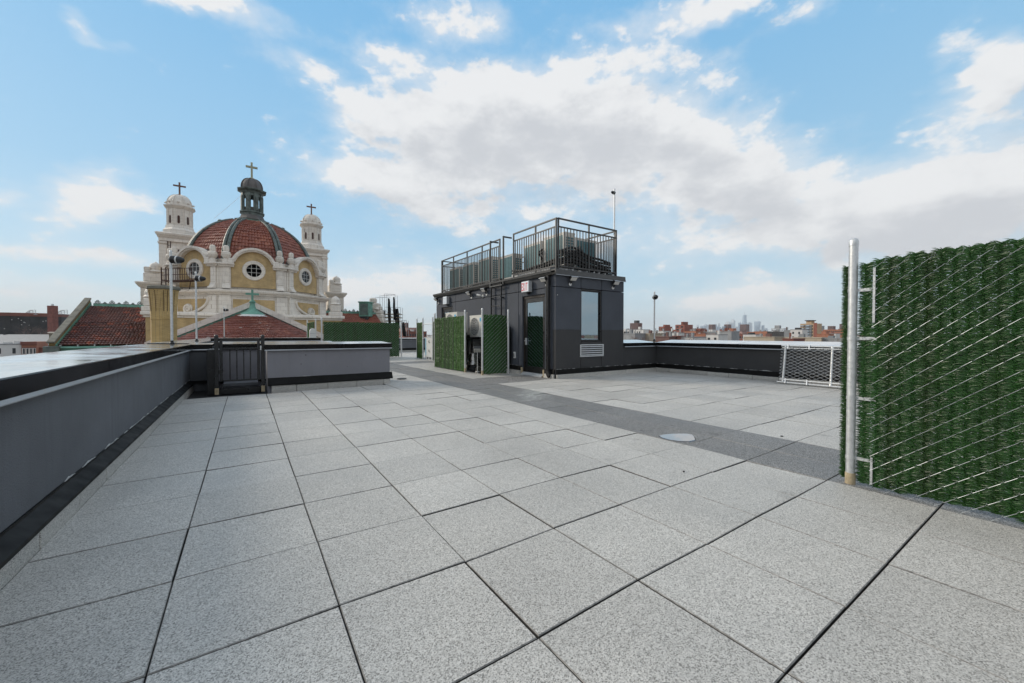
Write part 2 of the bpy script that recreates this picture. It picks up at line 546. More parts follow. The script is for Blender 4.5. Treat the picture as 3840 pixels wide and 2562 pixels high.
mat_slab = mat('roof_membrane', (.012, .012, .013), .7, var=.3)
mat_paver_l = paver_mat('light_paver', (.20, .19, .172), (.455, .438, .404), (.67, .645, .60), .13)
mat_paver_d = paver_mat('dark_paver', (.038, .037, .035), (.145, .142, .136), (.40, .394, .38), .14)
mat_rim = mat('paver_rim_shade_grime', (.27, .26, .243), .95, var=.5, scale=30)  # bevel shading put into the rim colour, along with joint grime
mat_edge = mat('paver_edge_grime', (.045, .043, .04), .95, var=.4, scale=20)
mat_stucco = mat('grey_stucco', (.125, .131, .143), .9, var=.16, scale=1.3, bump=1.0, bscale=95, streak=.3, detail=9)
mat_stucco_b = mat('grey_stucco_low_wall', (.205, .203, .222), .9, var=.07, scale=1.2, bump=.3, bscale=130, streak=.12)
mat_char_up = mat('charcoal_stucco', (.060, .067, .082), .88, var=.12, scale=1.6, bump=.3, bscale=150, streak=.2, dirt=(.075, .078, .085))
mat_char_dn = mat('repainted_charcoal_stucco', (.040, .040, .0415), .85, var=.10, scale=1.6, bump=.3, bscale=150, streak=.15, dirt=(.06, .06, .06))
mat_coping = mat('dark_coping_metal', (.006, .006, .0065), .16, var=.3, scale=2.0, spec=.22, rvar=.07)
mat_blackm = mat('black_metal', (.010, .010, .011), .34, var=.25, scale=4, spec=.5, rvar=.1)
mat_wet_sheen = mat('wet_coping_sheen', (.80, .80, .80), .15, metal=.85, var=.16, scale=1.1, rvar=.09, streak=.0)  # added bright sheet: grazing sky reflection put into its metal colour
mat_flash = mat('black_flashing', (.0065, .0063, .006), .55, var=.3, scale=3, spec=.15, rvar=.1)
mat_drip = mat('grey_metal_edge', (.30, .31, .32), .35, metal=.6, var=.12)
mat_seal = mat('old_sealant', (.40, .40, .39), .8, var=.45, scale=18)
mat_galv = mat('galvanised_steel', (.60, .61, .61), .45, metal=.65, var=.14, scale=26, rvar=.12, bump=.08, bscale=60)
mat_wire = mat('galvanised_wire', (.55, .57, .58), .5, metal=.6, var=.1, scale=30)
mat_wood = mat('bare_wood', (.42, .34, .22), .85, var=.3, scale=14, bump=.2, bscale=60)
mat_concrete = mat('concrete', (.32, .31, .29), .9, var=.2, scale=3, bump=.3, bscale=40)
mat_white = mat('white_enamel', (.62, .62, .60), .4, var=.06, scale=3, streak=.1)
mat_greym = mat('grey_enamel', (.42, .43, .44), .45, var=.1, scale=4)
mat_rail = mat('dark_rail_paint', (.045, .044, .043), .45, var=.2, scale=6, spec=.5)
mat_tan = mat('beige_cabinet', (.62, .60, .55), .5, var=.08, scale=4, streak=.1)

XL = [-.935, -.295, .32, .925, 1.515, 2.10, 2.68, 3.26, 3.83, 4.36, 4.92]
while XL[-1] < 11.2: XL.append(XL[-1] + .585)
YL = [.575 + .612 * k for k in range(-4, 45)]


def ground_z(x, y):
    return .012 * mnoise.noise(Vector((x * .55, y * .55, 1.7))) + .006 * mnoise.noise(Vector((x * 1.6, y * 1.6, 5.1)))


deck = MB().box(-2.0, -3.4, -.45, 11.6, 27.2, -.052).build('roof_deck', mat_slab)
tag(deck, 'roof deck of light and dark square pavers', None, kind='structure')


def paver_geo(i, j):
    r = random.Random(i * 131 + j)
    x0, x1, y0, y1 = XL[i], XL[i + 1], YL[j], YL[j + 1]
    g = .0014 + .0016 * r.random()
    x0 += g; y0 += g + .0012 + .001 * r.random(); x1 -= g; y1 -= g + .001
    if r.random() < .12: y1 -= .003
    if r.random() < .12: x1 -= .004
    e = .0034
    lift = r.uniform(-.0015, .0015)
    tx, ty = r.uniform(-.003, .003), r.uniform(-.003, .003)
    vs = []
    for b, y in enumerate((y0, y0 + e, y1 - e, y1)):
        for a, x in enumerate((x0, x0 + e, x1 - e, x1)):
            edge = a in (0, 3) or b in (0, 3)
            z = ground_z(x, y) + lift + tx * (a > 1) + ty * (b > 1) - (.004 if edge else 0)
            vs.append((x, y, z))
    ring = [0, 1, 2, 3, 7, 11, 15, 14, 13, 12, 8, 4]
    fs = [(b * 4 + a, b * 4 + a + 1, b * 4 + a + 5, b * 4 + a + 4) for b in range(3) for a in range(3)]
    k = 16
    for q in ring: vs.append((vs[q][0], vs[q][1], -.05))
    for q in range(12):
        fs.append((ring[(q + 1) % 12], ring[q], k + q, k + (q + 1) % 12))
    return vs, fs


def deck_has(x, y):
    if y < 9.42: return x < 10.93 and not (x > 6.72 and y > 7.92)
    if y > 25.9: return False
    if y < 15.7: return 2.9 < x < 6.7
    return 2.2 < x < 10.2


def is_dark(i, y):
    x = (XL[i] + XL[i + 1]) / 2
    if 3.83 < x < 4.92: return True
    if 4.9 < x < 6.75 and (8.0 < y < 9.14): return True
    if 4.9 < x < 6.75 and (15.2 < y < 16.45): return True
    return False


def in_view(x, y):
    f, r = x * math.sin(YAW) + y * math.cos(YAW), x * math.cos(YAW) - y * math.sin(YAW)
    return f > .35 and abs(r) / f < 1.62 and f + .0 > .0


cells = []
for i in range(len(XL) - 1):
    for j in range(len(YL) - 1):
        x, y = (XL[i] + XL[i + 1]) / 2, (YL[j] + YL[j + 1]) / 2
        if deck_has(x, y):
            cells.append((not in_view(x, y), math.hypot(x, y), i, j))
cells.sort()
rest = {True: MB(), False: MB()}
for n, (out, d, i, j) in enumerate(cells):
    y = (YL[j] + YL[j + 1]) / 2
    dk = is_dark(i, y)
    vs, fs = paver_geo(i, j)
    if n < 300 and not out:
        c = np.mean(np.array(vs[:16]), axis=0)
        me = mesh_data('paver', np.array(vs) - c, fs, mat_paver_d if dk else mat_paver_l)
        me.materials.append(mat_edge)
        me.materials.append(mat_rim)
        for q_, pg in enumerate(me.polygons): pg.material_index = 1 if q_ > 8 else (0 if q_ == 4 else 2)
        o = bpy.data.objects.new('paver', me); col.objects.link(o)
        o.parent = deck; o.location = tuple(c)
    else:
        rest[dk].add(vs, fs)
for dk in (False, True):
    tag(rest[dk].build('paving', mat_paver_d if dk else mat_paver_l, deck), kind='stuff')

# puddle on the dark walkway
pts = [(3.90, 2.79), (4.0, 2.79), (4.13, 2.755), (4.26, 2.67), (4.28, 2.60), (4.19, 2.52), (4.08, 2.44), (3.97, 2.45), (3.885, 2.52), (3.85, 2.62), (3.86, 2.72)]
pv = []
for k in range(66):
    t = k / 66 * len(pts); a = int(t); f = t - a
    p, q = pts[a % 11], pts[(a + 1) % 11]
    f = f * f * (3 - 2 * f)
    jj = .006 * mnoise.noise(Vector((k * .8, 0, 3)))
    pv.append((p[0] + (q[0] - p[0]) * f + jj, p[1] + (q[1] - p[1]) * f + jj))
zp = max(ground_z(x, y) for x, y in pv) + .0065
mw = bpy.data.materials.new('puddle_water'); mw.use_nodes = True
b = mw.node_tree.nodes['Principled BSDF']
nb = N(mw.node_tree, 'ShaderNodeTexNoise', {'Scale': 3.0, 'Detail': 2.0})
mw.node_tree.links.new(mixc(mw.node_tree, nb.outputs['Fac'], (.05, .05, .052), (.07, .07, .072)), b.inputs['Base Color'])
b.inputs['Roughness'].default_value = .03; b.inputs['IOR'].default_value = 1.45; b.inputs['Specular IOR Level'].default_value = 1.0
b.inputs['Coat Weight'].default_value = 1.0; b.inputs['Coat IOR'].default_value = 1.8; b.inputs['Coat Roughness'].default_value = .02
cxp, cyp = np.mean([p[0] for p in pv]), np.mean([p[1] for p in pv])
vs = [(x, y, zp - .004) for x, y in pv] + [(cxp + (x - cxp) * .96, cyp + (y - cyp) * .96, zp) for x, y in pv]
nP = len(pv)
pud = mk_obj('puddle', vs, [(k, (k + 1) % nP, nP + (k + 1) % nP, nP + k) for k in range(nP)] + [tuple(range(nP, 2 * nP))], mw, None, None, (cxp, cyp, zp))
tag(pud, 'small sky-blue puddle lying on the dark paver walkway', 'puddle')


def scrap(name, x, y, r, label, cat, m, h=.012):
    mb = MB()
    pr = []
    for k in range(7):
        pr.append((x + r * (1 + .5 * rng.uniform(-1, 1)) * math.cos(k / 7 * 6.283), y + .6 * r * (1 + .5 * rng.uniform(-1, 1)) * math.sin(k / 7 * 6.283)))
    mb.prism(pr, 0, h, lambda u, v, w: (u, v, w + ground_z(u, v) + .001))
    o = mb.build(name, m, None, None, (x, y, 0))
    return tag(o, label, cat)


mat_dark_dot = mat('dark_plastic', (.02, .02, .02), .5)
scrap('drain_plug', 5.02, 1.98, .022, 'small black plug lying on the dark walkway right of the puddle', 'plug', mat_dark_dot, .008)
scrap('pebble', 3.05, 1.93, .009, 'tiny dark pebble on light pavers in front of the dark walkway', 'pebble', mat_dark_dot, .014)
drain = MB().lathe([(.001, .004), (.11, .004), (.12, .012), (.12, -.02)], 20, (3.35, 10.1, ground_z(3.35, 10.1) + .004)).build('floor_drain', mat_dark_dot, None, 40, (3.35, 10.1, 0))
tag(drain, 'round dark floor drain just past the end of the low wall', 'drain')


# ================================================================ parapets
def ragged(mb, T, s0, s1, o, z, seed, amp=.016, th=.006, keep=.8):
    r = random.Random(seed)
    s = s0
    while s < s1:
        L = r.uniform(.05, .34)
        e = min(s + L, s1)
        if r.random() < keep:
            m = max(2, int((e - s) / .025))
            vs, fs = [], []
            for k in range(m + 1):
                ss = s + (e - s) * k / m
                t = amp * (.25 + r.random() * .9) * math.sin(math.pi * min(max(k / m, .06), .94))
                vs += [T((ss, o, z - .004)), T((ss, o - th, z + t * .4)), T((ss, o + .001, z + t))]
            for k in range(m):
                a = k * 3
                fs += [(a, a + 3, a + 4, a + 1), (a + 1, a + 4, a + 5, a + 2)]
            q = len(mb.v); mb.v += [tuple(p) for p in vs]; mb.f += [tuple(i + q for i in f) for f in fs]
        s = e + r.uniform(.0, .06)


def parapet(label, p0, p1, out, th, zt, zt2, seam, wall_mat, zf=.25, slope=True, group=None, upst=True, s_up=(0, None), cop=(0, None), z0=-.1, name='parapet_wall', seam0=None, flash=(0, None), mortar_keep=.75):
    p0, p1 = np.array((*p0, 0.0)), np.array((*p1, 0.0))
    L = float(np.linalg.norm(p1 - p0)); xd = (p1 - p0) / L
    T = frame(p0, xd, (*out, 0))
    t = thing(name, label, 'wall', p0, group)
    MB(T).box(0, 0, z0, L, th, zt - .035).build('wall', wall_mat, t)
    c0, c1 = cop[0], (L if cop[1] is None else cop[1])
    cuts = [c0] + [c for c in (seam if hasattr(seam, '__len__') else np.arange(c0 + (seam0 or seam), c1 - .3, seam)) if c0 < c < c1] + [c1]
    prof = [(-.045, zt - .105), (-.045, zt - .004), (-.041, zt), (th + .041, zt2), (th + .045, zt2 - .004), (th + .045, zt2 - .105), (th + .03, zt2 - .105), (th + .03, zt2 - .03), (-.03, zt - .03), (-.03, zt - .105)]
    for a, b in zip(cuts[:-1], cuts[1:]):
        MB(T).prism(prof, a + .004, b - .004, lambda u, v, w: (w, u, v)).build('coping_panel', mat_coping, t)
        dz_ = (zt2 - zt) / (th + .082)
        MB(T).prism([(-.034, zt + .0008 + .007 * dz_), (-.034, zt + .0022 + .007 * dz_), (th + .034, zt2 + .0022 - .007 * dz_), (th + .034, zt2 + .0008 - .007 * dz_)], a + .006, b - .006, lambda u, v, w: (w, u, v)).build('wet_sheen', mat_wet_sheen, t)
    MB(T).prism([(-.046, zt - .1), (-.061, zt - .119), (-.059, zt - .125), (-.042, zt - .109)], c0, c1, lambda u, v, w: (w, u, v)).build('drip_edge', mat_drip, t)
    f0, f1 = flash[0], (L if flash[1] is None else flash[1])
    if slope:
        pf = [(.001, zf), (-.010, zf), (-.013, zf - .012), (-.082, .135), (-.082, .112), (-.07, .112), (.001, .15)]
    else:
        pf = [(.001, zf), (-.022, zf), (-.026, zf - .012), (-.030, zf - .05), (-.036, .122), (-.044, .108), (-.03, .108), (.001, .12)]
    MB(T).prism(pf, f0, f1, lambda u, v, w: (w, u, v)).build('flashing', mat_flash, t)
    sb = MB()
    ragged(sb, T, f0, f1, -.004, zf, int(L * 100) + int(p0[0] * 10), keep=mortar_keep)
    so_ = sb.build('sealant', mat_seal, t)
    if so_: tag(so_, kind='stuff')
    if upst:
        u0, u1 = s_up[0], (L if s_up[1] is None else s_up[1])
        r = random.Random(int(L * 77))
        s = u0 - r.uniform(0, .4)
        k = 0
        while s < u1:
            e = min(s + .605, u1)
            a = max(s, u0)
            if e - a > .02:
                MB(T).box(a + .004, -.068 + r.uniform(-.003, .003), -.05, e - .003, -.012, .107 + r.uniform(-.006, .0), .004).build('upstand_tile', mat_paver_l, t)
            s = e + .001; k += 1
    return t


parapet('long grey stucco parapet along the left with wet coping under a painted-on sheen', (-1.0, 10.75), (-1.0, -3.2), (-1, 0), .74, .95, .965, [2.05, 4.35, 6.12, 8.9, 11.6], mat_stucco, zf=.195, s_up=(.02, None))
# short return at the end of the left wall and the dividing wall behind the gate
parapet('short grey wall return between left parapet and gate', (-.998, 10.75), (-.60, 10.75), (0, 1), .74, .945, .965, 9, mat_stucco, zf=.17, upst=False, cop=(-.04, None), slope=False, mortar_keep=.2)
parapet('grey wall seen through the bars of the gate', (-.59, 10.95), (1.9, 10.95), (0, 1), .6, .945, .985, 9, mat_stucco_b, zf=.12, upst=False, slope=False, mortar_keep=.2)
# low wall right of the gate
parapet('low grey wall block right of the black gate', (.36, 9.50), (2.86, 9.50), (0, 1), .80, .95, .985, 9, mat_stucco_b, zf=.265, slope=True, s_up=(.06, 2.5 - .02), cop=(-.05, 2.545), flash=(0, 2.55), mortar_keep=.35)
lw = [o for o in col.objects if o.get('label', '').startswith('low grey wall block')][0]
for (x, z, r_) in ((1.06, .72, .012), (.97, .53, .010), (1.9, .44, .006), (2.3, .66, .005)):
    MB().cyl((x, 9.4995, z), (x, 9.4965, z), r_, n=8).build('anchor_hole', mat_dark_dot, lw)
# parapet going on beyond on the left, and the cross wall at its far end
parapet('left parapet going on beyond the gate towards the church', (-1.0, 30.0), (-1.0, 11.56), (-1, 0), .74, .955, .97, 3.0, mat_stucco, upst=False, mortar_keep=.2)
parapet('distant black topped cross wall below the red apse roof', (-.98, 16.5), (2.35, 16.5), (0, 1), .5, 1.035, 1.045, 3.0, mat_stucco, upst=False, slope=False, mortar_keep=.1)
parapet('back parapet seen in the gap between the green fences', (6.0, 26.0), (11.4, 26.0), (0, 1), .5, .9, .93, 3.0, mat_stucco, slope=False, mortar_keep=.3)
# the right hand side
parapet('short charcoal parapet joining the roof house to the corner', (9.37, 7.92), (10.93, 7.92), (0, 1), .74, .905, .985, 9, mat_char_dn, zf=.235, slope=False, cop=(0, 1.60), s_up=(0, 1.5))
parapet('long charcoal parapet on the right behind the leaning mesh panel', (10.93, 7.92), (10.93, -3.0), (1, 0), .74, .905, .985, 2.95, mat_char_dn, zf=.235, slope=False, cop=(.005, None), seam0=2.55)

# black clad jamb left of the gate
jm = MB().box(-.645, 9.78, -.05, -.50, 10.74, .86, .004).box(-.66, 10.2, -.05, -.648, 10.7, .16).build('black_jamb', mat_blackm, None, None, (-.57, 10.2, 0))
tag(jm, 'black metal clad wall end beside the left gate post', 'wall end')

# ================================================================ black gate
g = thing('gate', 'low black metal gate with upright bars between two posts', 'gate', (-.1, 9.64, 0))
for xx in (-.485, .285):
    p = MB().box(xx - .033, 9.62, .105, xx + .033, 9.69, 1.12, .004).build('post', mat_blackm, g)
    MB().lathe([(.036, 0), (.036, .012), (.026, .026), (.004, .034)], 14, (xx, 9.655, 1.121)).build('cap', mat_blackm, p, 40)
    MB().box(xx - .032, 9.605, -.02, xx + .032, 9.69, .104, .003).build('footing', mat_wood, p)
MB().box(-.435, 9.63, .235, -.385, 9.67, 1.06, .003).build('stile', mat_blackm, g)
MB().box(.185, 9.63, .235, .235, 9.67, 1.06, .003).build('stile', mat_blackm, g)
for z0, z1 in ((1.025, 1.062), (.86, .895), (.225, .262)):
    MB().box(-.384, 9.632, z0, .184, 9.668, z1, .003).build('rail', mat_blackm, g)
for k in range(5):
    xx = -.384 + .568 * (k + .5) / 5 + (.0 if k else .0)
    if k < 4:
        xx = -.384 + .568 * (k + 1) / 5
        MB().box(xx - .0105, 9.64, .263, xx + .0105, 9.66, .858, .002).build('bar', mat_blackm, g)
for zz in (.38, .93):
    MB().cyl((-.445, 9.63, zz), (-.445, 9.63, zz + .08), .014).build('hinge', mat_blackm, g, 40)
MB().box(.236, 9.61, .84, .262, 9.665, .93, .002).build('latch', mat_galv, g)
st = thing('threshold_step', 'low black edged step with a wet top under the gate', 'step', (-.1, 9.8, 0))
MB().box(-.44, 9.72, -.04, .25, 10.9, .075, .004).build('riser', mat_blackm, st)
MB().box(-.43, 9.725, .0755, .24, 10.9, .088, .003).build('tread', mat_coping, st)
MB().box(-.40, 10.0, .0885, .21, 10.9, .15, .004).build('upper_tread', mat_stucco, st)


# ================================================================ pole lamps
def pole_lamp(label, x, y, z0, z1, head, hs=1.0, r=.024):
    t = thing('pole_lamp', label, 'lamp', (x, y, z0), 'bullet lamps on poles round the roof')
    MB().cyl((x, y, z0), (x, y, z1), r, n=14).build('pole', mat_galv, t, 50)
    MB().lathe([(r * 1.9, 0), (r * 1.9, .03), (r * 1.15, .045), (r * 1.1, .08)], 12, (x, y, z0)).build('base_collar', mat_blackm, t, 40)
    MB().lathe([(r * 1.12, 0), (r * 1.12, .02), (r * .6, .035), (.001, .04)], 12, (x, y, z1)).build('cap', mat_galv, t, 40)
    h = np.array((*head, 0.0)); h = h / np.linalg.norm(h)
    side = np.array((-h[1], h[0], 0))
    T = frame((x, y, z1 - .16 * hs), side, (0, 0, 1), h)
    hd = MB(T)
    hd.lathe([(a * hs, b * hs) for a, b in [(.001, -.02), (.05, -.018), (.078, .01), (.082, .06), (.076, .13), (.062, .19), (.038, .235), (.012, .25), (.001, .252)]], 18)
    o = hd.build('lamp_head', mat_blackm, t, 40)
    MB(T).lathe([(a * hs, b * hs) for a, b in [(.079, .10), (.0815, .105), (.0795, .125), (.077, .128)]], 18).build('band', mat_white, o, 40)
    return t


pole_lamp('tallest galvanised pole lamp standing on the left parapet corner by the chimney', -1.30, 10.95, .955, 2.90, (.9, -.35))
pole_lamp('second galvanised pole lamp left of the gate in front of the church', -1.18, 14.5, .96, 2.93, (.9, -.35))
pole_lamp('smallest distant pole lamp right above the gate', -1.05, 28.4, .965, 2.75, (.9, -.35))
pole_lamp('slim pole with round lamp on the right parapet corner', 11.22, 8.2, .93, 2.55, (-.6, -.8))
pole_lamp('tall thin pole lamp rising behind the rooftop railing', 9.33, 8.26, 2.86, 5.56, (-1, -.1), .62)
# ================================================================ roof house (stair and lift bulkhead)
BX, BY, BW, BD, BH = 6.72, 7.92, 9.37, 15.72, 2.74
rh = thing('roof_house', 'charcoal stucco roof house with glass door, window and railed flat roof', 'roof house', (8.0, 11.8, 0))
MB().box(BX + .13, BY + .13, -.1, BW - .01, BD, BH - .02).build('core', mat_char_up, rh)
TF = frame((BX, BY, 0), (1, 0, 0), (0, -1, 0))      # front face, outward -Y
TL = frame((BX, BY, 0), (0, 1, 0), (-1, 0, 0))      # left face, outward -X
W = BW - BX


def panel(T, a, b, z0, z1, m, name='wall_panel', d=.13):
    return MB(T).box(a, -d + .001, z0, b, 0, z1, .004 if d > .1 else .002).build(name, m, rh)


g1, g2 = .905, 1.715
panel(TF, 0, g1 - .008, 1.292, 2.412, mat_char_up); panel(TF, 0, g1 - .008, -.05, 1.2915, mat_char_dn)
panel(TF, g2 + .008, W, 1.292, 2.412, mat_char_up); panel(TF, g2 + .008, W, -.05, 1.2915, mat_char_dn)
panel(TF, g1 + .008, g2 - .008, -.05, .955, mat_char_dn)
for a, b in ((0, g1 - .008), (g1 + .008, g2 - .008), (g2 + .008, W)):
    panel(TF, a, b, 2.428, BH, mat_char_up)
D0, D1, DT = .45, 1.50, 2.27
E0, E1 = 6.22, 7.26
j1, j2 = 1.70, 5.93
panel(TL, .1305, D0, -.05, 2.412, mat_char_up); panel(TL, D1, j1 - .008, -.05, 2.412, mat_char_up)
panel(TL, D0 + .001, D1 - .001, DT, 2.412, mat_char_up)
panel(TL, j1 + .008, j2 - .008, -.05, 2.412, mat_char_up)
panel(TL, j2 + .008, E0, -.05, 2.412, mat_char_up); panel(TL, E1, 7.78, -.05, 2.412, mat_char_up); panel(TL, E0 + .001, E1 - .001, DT, 2.412, mat_char_up)
for a, b in ((.1305, j1 - .008), (j1 + .008, j2 - .008), (j2 + .008, 7.78)):
    panel(TL, a, b, 2.428, BH, mat_char_up)

# window on the front
mat_glass = bpy.data.materials.new('mirrored_glass'); mat_glass.use_nodes = True
b = mat_glass.node_tree.nodes['Principled BSDF']
nn = N(mat_glass.node_tree, 'ShaderNodeTexNoise', {'Scale': .8, 'Detail': 2.0})
mat_glass.node_tree.links.new(mixc(mat_glass.node_tree, nn.outputs['Fac'], (.27, .35, .40), (.32, .39, .43)), b.inputs['Base Color'])
b.inputs['Metallic'].default_value = 1.0; b.inputs['Roughness'].default_value = .015
bpn = N(mat_glass.node_tree, 'ShaderNodeBump', {'Strength': .02, 'Distance': .02, 'Height': nn.outputs['Fac']})
mat_glass.node_tree.links.new(bpn.outputs[0], b.inputs['Normal'])
mat_bronze = mat('dark_bronze_frame', (.035, .027, .021), .38, var=.25, scale=5, metal=.3)
w0, w1, wz0, wz1 = g1 + .006, g2 - .006, .962, 2.410
fr = MB(TF)
for (a, b2, z0, z1, d) in ((w0, w0 + .03, wz0, wz1, .02), (w1 - .03, w1, wz0, wz1, .02), (w0 + .0305, w1 - .0305, wz0, wz0 + .035, .018), (w0 + .0305, w1 - .0305, wz1 - .03, wz1, .018)):
    fr.box(a, -.10, z0, b2, -d, z1, .003)
win = fr.build('window', mat_blackm, rh)
MB(TF).box(w0 + .031, -.085, wz0 + .036, w1 - .031, -.068, wz1 - .031).build('pane', mat_glass, win)
fr2 = MB(TF)
fr2.box(w0 + .031, -.0675, wz0 + .036, w0 + .055, -.045, wz1 - .031).box(w1 - .055, -.0675, wz0 + .036, w1 - .031, -.045, wz1 - .031)
fr2.box(w0 + .0555, -.0675, wz0 + .036, w1 - .0555, -.045, wz0 + .06).box(w0 + .0555, -.0675, wz1 - .055, w1 - .0555, -.045, wz1 - .031)
fr2.build('sash', mat_blackm, win)
for (s_, z_, r_) in ((.19, .99, .014), (.30, 1.02, .006), (.06, 2.2, .012), (2.3, .62, .01)):
    MB(TF).cyl((s_, .0005, z_), (s_, .003, z_), r_, n=8).build('anchor_hole', mat_dark_dot if s_ != .06 else mat_white, rh)
# louvre
mat_alu = mat('bright_aluminium', (.66, .67, .68), .4, metal=.5, var=.08, scale=8)
l0, l1, lz0, lz1 = .86, 1.77, .545, .885
lf = MB(TF)
lf.box(l0, .001, lz0, l0 + .03, .035, lz1, .003).box(l1 - .03, .001, lz0, l1, .035, lz1, .003).box(l0 + .031, .001, lz0, l1 - .031, .035, lz0 + .025, .003).box(l0 + .031, .001, lz1 - .025, l1 - .031, .035, lz1, .003)
lv = lf.build('louvre', mat_alu, rh)
MB(TF).box(l0 + .031, .0008, lz0 + .026, l1 - .031, .004, lz1 - .026).build('backing', mat_blackm, lv)
for k in range(5):
    z = lz0 + .032 + k * .057
    MB(TF).prism([(.006, z + .030), (.010, z + .036), (.036, z + .014), (.033, z + .004)], l0 + .0312, l1 - .0312, lambda u, v, w: (w, u, v)).build('slat', mat_alu, lv)


def glass_door(T, a, b, label):
    d = thing('glass_door', label, 'door', T(((a + b) / 2, -.06, .08)), 'glass doors of the roof house')
    f = MB(T)
    f.box(a + .003, -.11, .07, a + .055, -.045, DT - .003, .003).box(b - .055, -.11, .07, b - .003, -.045, DT - .003, .003).box(a + .056, -.11, DT - .075, b - .056, -.045, DT - .003, .003)
    f.build('door_frame', mat_bronze, d)
    l = MB(T)
    l.box(a + .058, -.10, .085, a + .16, -.06, DT - .078, .003).box(b - .16, -.10, .085, b - .058, -.06, DT - .078, .003)
    l.box(a + .161, -.10, .085, b - .161, -.06, .25, .003).box(a + .161, -.10, DT - .20, b - .161, -.06, DT - .078, .003)
    lf = l.build('leaf', mat_blackm, d)
    MB(T).box(a + .161, -.088, .2505, b - .161, -.072, DT - .2005).build('pane', mat_glass, lf)
    h = MB(T).box(b - .155, -.0595, .86, b - .085, -.035, 1.06, .004)
    h.cyl(T0 := (b - .12, -.03, .98), (b - .12, .005, .98), .016).cyl((b - .12, .0, .98), (b - .22, .0, .98), .011)
    h.build('handle', mat_galv, lf, 40)
    return d


glass_door(TL, D0, D1, 'glass door in dark frame under the near EXIT sign')
glass_door(TL, E0, E1, 'partly hidden far glass door behind the white air conditioners')
# chequer plate threshold and timber cheeks
th = thing('door_threshold', 'diamond plate metal threshold at the foot of the near glass door', 'threshold', TL((1, 0, 0)))
MB(TL).prism([(-.05, -.03), (-.05, .075), (.0, .075), (.10, .012), (.10, -.03)], D0 + .04, D1 - .04, lambda u, v, w: (w, u, v)).build('plate', mat_galv, th)
stu = MB(TL)
for i in range(26):
    for j in range(4):
        a = D0 + .06 + i * .037 + (j % 2) * .018
        o2 = .012 + j * .022
        z = .075 - o2 * .63 + .0005
        stu.prism([(a, o2), (a + .012, o2 + .005), (a + .014, o2 + .010), (a + .002, o2 + .005)], 0, .005, lambda u, v, w, z=z: (u, v, z + w - (v - o2) * .63 + .001))
tag(stu.build('studs', mat_alu, th), kind='stuff')
for a in (D0 - .02, D1 - .04):
    MB(TL).box(a, .001, -.02, a + .058, .05, .20, .004).build('timber_cheek', mat_wood, th)

# base flashing and upstand tiles of the roof house
pf = [(-.02, .24), (.022, .24), (.030, .2), (.036, .122), (.044, .108), (.03, .108), (-.02, .12)]
for T, a, b, sd_ in ((TF, .002, W, 5), (TL, .03, D0 - .025, 6), (TL, D1 + .03, E0 - .03, 8)):
    MB(T).prism(pf, a, b, lambda u, v, w: (w, u, v)).build('flashing', mat_flash, rh)
    sb = MB(); ragged(sb, lambda p, T=T: T((p[0], -p[1], p[2])), a, b, -.006, .238, sd_, amp=.014, keep=.8)
    tag(sb.build('sealant', mat_seal, rh), kind='stuff')
    s = a; r = random.Random(sd_)
    while s < b - .03:
        e = min(s + .585, b)
        MB(T).box(s + .003, .010, -.05, e - .003, .062, .104, .004).build('upstand_tile', mat_paver_l, rh)
        s = e

# roof edge: cap on the front, gutter on the left
MB(TF).prism([(.0, BH - .005), (.045, BH - .005), (.052, BH + .0), (.03, BH + .135), (-.3, BH + .135), (-.3, BH + .10), (.0, BH + .10)], -.03, W + .03, lambda u, v, w: (w, u, v)).build('roof_edge', mat_rail, rh)
MB(TF).prism([(.046, BH - .012), (.06, BH - .022), (.058, BH - .012), (.05, BH - .003)], -.03, W + .03, lambda u, v, w: (w, u, v)).build('drip_edge', mat_drip, rh)
MB(TL).prism([(-.2, BH), (.06, BH - .02), (.075, BH - .01), (.105, BH + .045), (.125, BH + .06), (.13, BH + .115), (.118, BH + .115), (.11, BH + .07), (.06, BH + .0), (-.2, BH + .05)], .06, 7.86, lambda u, v, w: (w, u, v)).build('gutter', mat_rail, rh)
MB().box(BX + .02, BY + .05, BH - .02, BW - .02, BD, BH + .10).build('roof_slab', mat_slab, rh)
# downspout
dp = MB()
cx, cy = BX - .075, BY + .225
dp.box(cx - .04, cy - .05, .20, cx + .04, cy + .05, BH - .02, .012)
for k in (-.028, 0, .028):
    dp.box(cx - .046, cy + k - .008, .20, cx - .0405, cy + k + .008, BH - .02)
sp = dp.build('downspout', mat_blackm, rh, 30)
el = MB()
prev = None
ringp = []
for k in range(6):
    t = k / 5 * R(62)
    cz, cyy = .20 - .16 * math.sin(t), cy - .16 * (1 - math.cos(t))
    ringp.append([(cx + a * .045, cyy + bq * .055 * math.cos(t), cz + bq * .055 * math.sin(t) * -1) for a, bq in ((-1, -1), (1, -1), (1, 1), (-1, 1))])
vs = [p for rr in ringp for p in rr]
fs = [(i * 4 + k, i * 4 + (k + 1) % 4, i * 4 + 4 + (k + 1) % 4, i * 4 + 4 + k) for i in range(5) for k in range(4)] + [(20, 21, 22, 23)]
el.add(vs, fs); el.build('elbow', mat_blackm, sp)


# EXIT signs
mat_sign = mat('sign_face', (.78, .82, .86), .35, var=.03)
mat_red = mat('sign_red', (.62, .05, .07), .4, var=.15)
mat_pale = mat('sign_faded_letters', (.55, .63, .70), .4, var=.1)
LET = {'E': [(0, 0, .26, 1), (.26, 0, 1, .17), (.26, .415, .85, .585), (.26, .83, 1, 1)],
       'I': [(.36, 0, .64, 1)], 'T': [(.36, 0, .64, .83), (0, .83, 1, 1)]}


